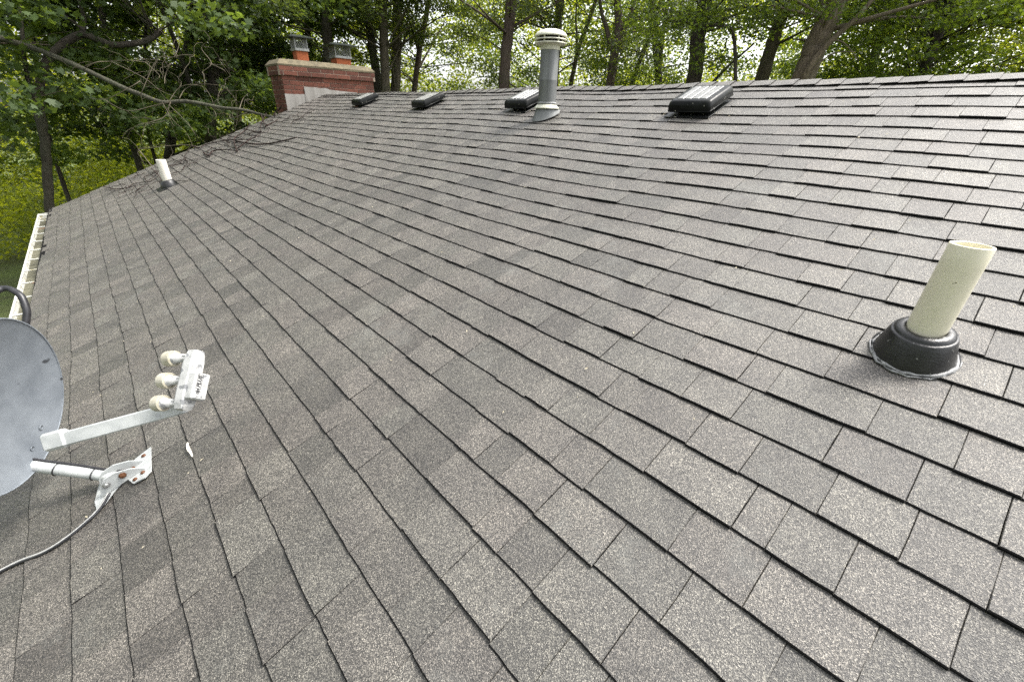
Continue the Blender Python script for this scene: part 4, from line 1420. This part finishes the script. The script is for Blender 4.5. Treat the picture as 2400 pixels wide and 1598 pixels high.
VN = [[[-2.5, 8.73, -0.92], [-2.52, 8.25, -0.93], [-2.4, 8.55, -0.88], [-2.3, 8.14, -0.84], [-2.24, 7.73, -0.82]], [[-2.45, 10.06, -0.9], [-2.45, 9.31, -0.9], [-2.31, 9.49, -0.84], [-2.08, 9.08, -0.76], [-1.97, 8.29, -0.72], [-1.86, 8.07, -0.68]], [[-2.24, 7.73, -0.82], [-2.02, 8.66, -0.74], [-1.75, 9.24, -0.64], [-1.44, 9.83, -0.52], [-1.32, 9.76, -0.47]], [[-1.23, 9.9, -0.39], [-1.39, 9.24, -0.5], [-1.52, 8.67, -0.55]], [[-1.11, 9.9, -0.36], [-1.32, 9.45, -0.47], [-1.54, 8.87, -0.56], [-1.66, 8.43, -0.6]], [[-1.05, 9.8, -0.37], [-0.89, 9.91, -0.31], [-0.82, 9.9, -0.26]], [[-1.66, 8.43, -0.6], [-1.72, 8.59, -0.62], [-1.68, 9.38, -0.61]], [[-0.89, 9.91, -0.31], [-0.83, 9.9, -0.21]], [[-1.12, 9.43, -0.4], [-0.96, 9.9, -0.31]], [[-1.49, 8.76, -0.54], [-1.32, 8.81, -0.47], [-1.2, 9.08, -0.43]], [[-2.13, 8.56, -0.78], [-2.05, 9.51, -0.75], [-2.01, 9.9, -0.7]], [[-2.77, 8.56, -1.02], [-2.72, 9.05, -1.0], [-2.47, 10.0, -0.91]], [[-3.02, 8.72, -1.11], [-2.87, 8.7, -1.06], [-2.79, 8.45, -1.03]], [[-3.21, 7.57, -1.18], [-3.15, 7.44, -1.16], [-3.01, 7.17, -1.11]], [[-3.61, 8.35, -1.33], [-3.5, 8.67, -1.29], [-3.36, 8.38, -1.24], [-3.17, 8.74, -1.17]], [[-3.34, 8.84, -1.23], [-3.36, 8.13, -1.24], [-3.28, 8.08, -1.21], [-3.21, 8.33, -1.18]], [[-3.85, 9.45, -1.42], [-3.74, 8.78, -1.38], [-3.6, 8.38, -1.33], [-3.49, 8.4, -1.29]], [[-3.19, 9.12, -1.17], [-3.2, 8.28, -1.18], [-3.24, 7.68, -1.19]], [[-2.07, 8.42, -0.75], [-2.01, 7.55, -0.73], [-1.88, 7.15, -0.68], [-1.68, 6.68, -0.61]], [[-2.19, 7.79, -0.8], [-1.94, 8.05, -0.7], [-1.76, 8.18, -0.64]]]
vine = empty('dry_vine', VN[0][0], 'dark dry vine stems lying over the far roof edge left of the chimney', 'vine')
vine2 = empty('dry_vine', VN[14][0], 'thin dry vine tendrils around the small white vent pipe', 'vine')
for i, t in enumerate(VN):
    small = 11 <= i <= 17
    q = smooth_path([Vector(p) + RZ * random.uniform(-.004, .03) + Vector((0, random.uniform(-.05, .05), 0)) for p in t], 5)
    r0 = random.uniform(.005, .008) if small else random.uniform(.008, .015)
    MB().tube(q, [r0 * (1 - .5 * k_ / (len(q) - 1)) for k_ in range(len(q))], 6, jit=.1).build('stem', M_VINE, vine2 if small else vine, q[0])
for par, rngs, cnt in ((vine, ((8.0, 9.75), (1.0, 2.7)), 34), (vine2, ((7.6, 9.6), (2.9, 3.9)), 26)):
    fm = MB()
    for _ in range(cnt):
        u, v = random.uniform(*rngs[0]), random.uniform(*rngs[1])
        q = [rp(u, v, .012)]
        an = random.uniform(0, 6.28)
        for s_ in range(random.randint(3, 6)):
            an += random.uniform(-.8, .8)
            u += .07 * math.cos(an); v += .06 * math.sin(an)
            q.append(rp(min(u, 9.78), v, .014 + random.uniform(0, .03)))
        fm.tube(q, [.0042, .0038, .0034, .003, .003, .0025, .002][:len(q)], 4, caps=False)
    setp(fm.build('fine_stems', M_VINE, par, rp(*[sum(r) / 2 for r in rngs])), kind='stuff')

random.seed(88)
sc2 = MB()
a_, b_ = [], []
for i in range(9):
    f = i / 8
    u = 1.835 - .105 * f
    v = 4.172 + .003 * math.sin(f * 5) + .004 * f
    hw = .0045 * math.sin(math.pi * min(max(f, .05), .97)) + random.uniform(.0005, .002)
    a_.append(rp(u, v - hw, .0155 + wav(u, v)))
    b_.append(rp(u, v + hw, .0155 + wav(u, v) + random.uniform(0, .002)))
low = [q - RZ * .003 for q in a_ + b_]
sc2.add(a_ + b_ + low, [(i, i + 1, i + 10, i + 9) for i in range(8)] + [(i, i + 18, i + 19, i + 1) for i in range(8)] + [(i + 9, i + 10, i + 28, i + 27) for i in range(8)] + [(i + 18, i + 27, i + 28, i + 19) for i in range(8)])
setp(sc2.build('scrap', M_PVC2, None, rp(1.785, 4.175, .014)), 'small pale curled scrap lying on the shingles below the receiver', 'scrap')

# ------------------------------------------------------------------ loose litter on the shingles
random.seed(91)
lit = MB()
for _ in range(300):
    u, v = random.uniform(-.2, 9.4), random.uniform(.1, 4.8)
    if random.random() < .35: v = random.choice([.62, .64, .60]) + random.uniform(-.04, .05); u = random.choice([1.7, 3.5, 5.3]) + random.uniform(-.3, .3)
    an = random.uniform(0, 6.28)
    s_ = random.uniform(.003, .009)
    c = rp(u, v, .013 + wav(u, v))
    a_ = RX * math.cos(an) + RY * math.sin(an)
    b_ = RZ.cross(a_)
    lit.add([c - a_ * s_, c + b_ * s_ * .45 + RZ * .003, c + a_ * s_ + RZ * .002, c - b_ * s_ * .45 + RZ * .002], [(0, 1, 2, 3)])
setp(lit.build('leaf_litter', M_LITTER), 'tiny dry leaf and seed litter scattered over the shingles', kind='stuff')
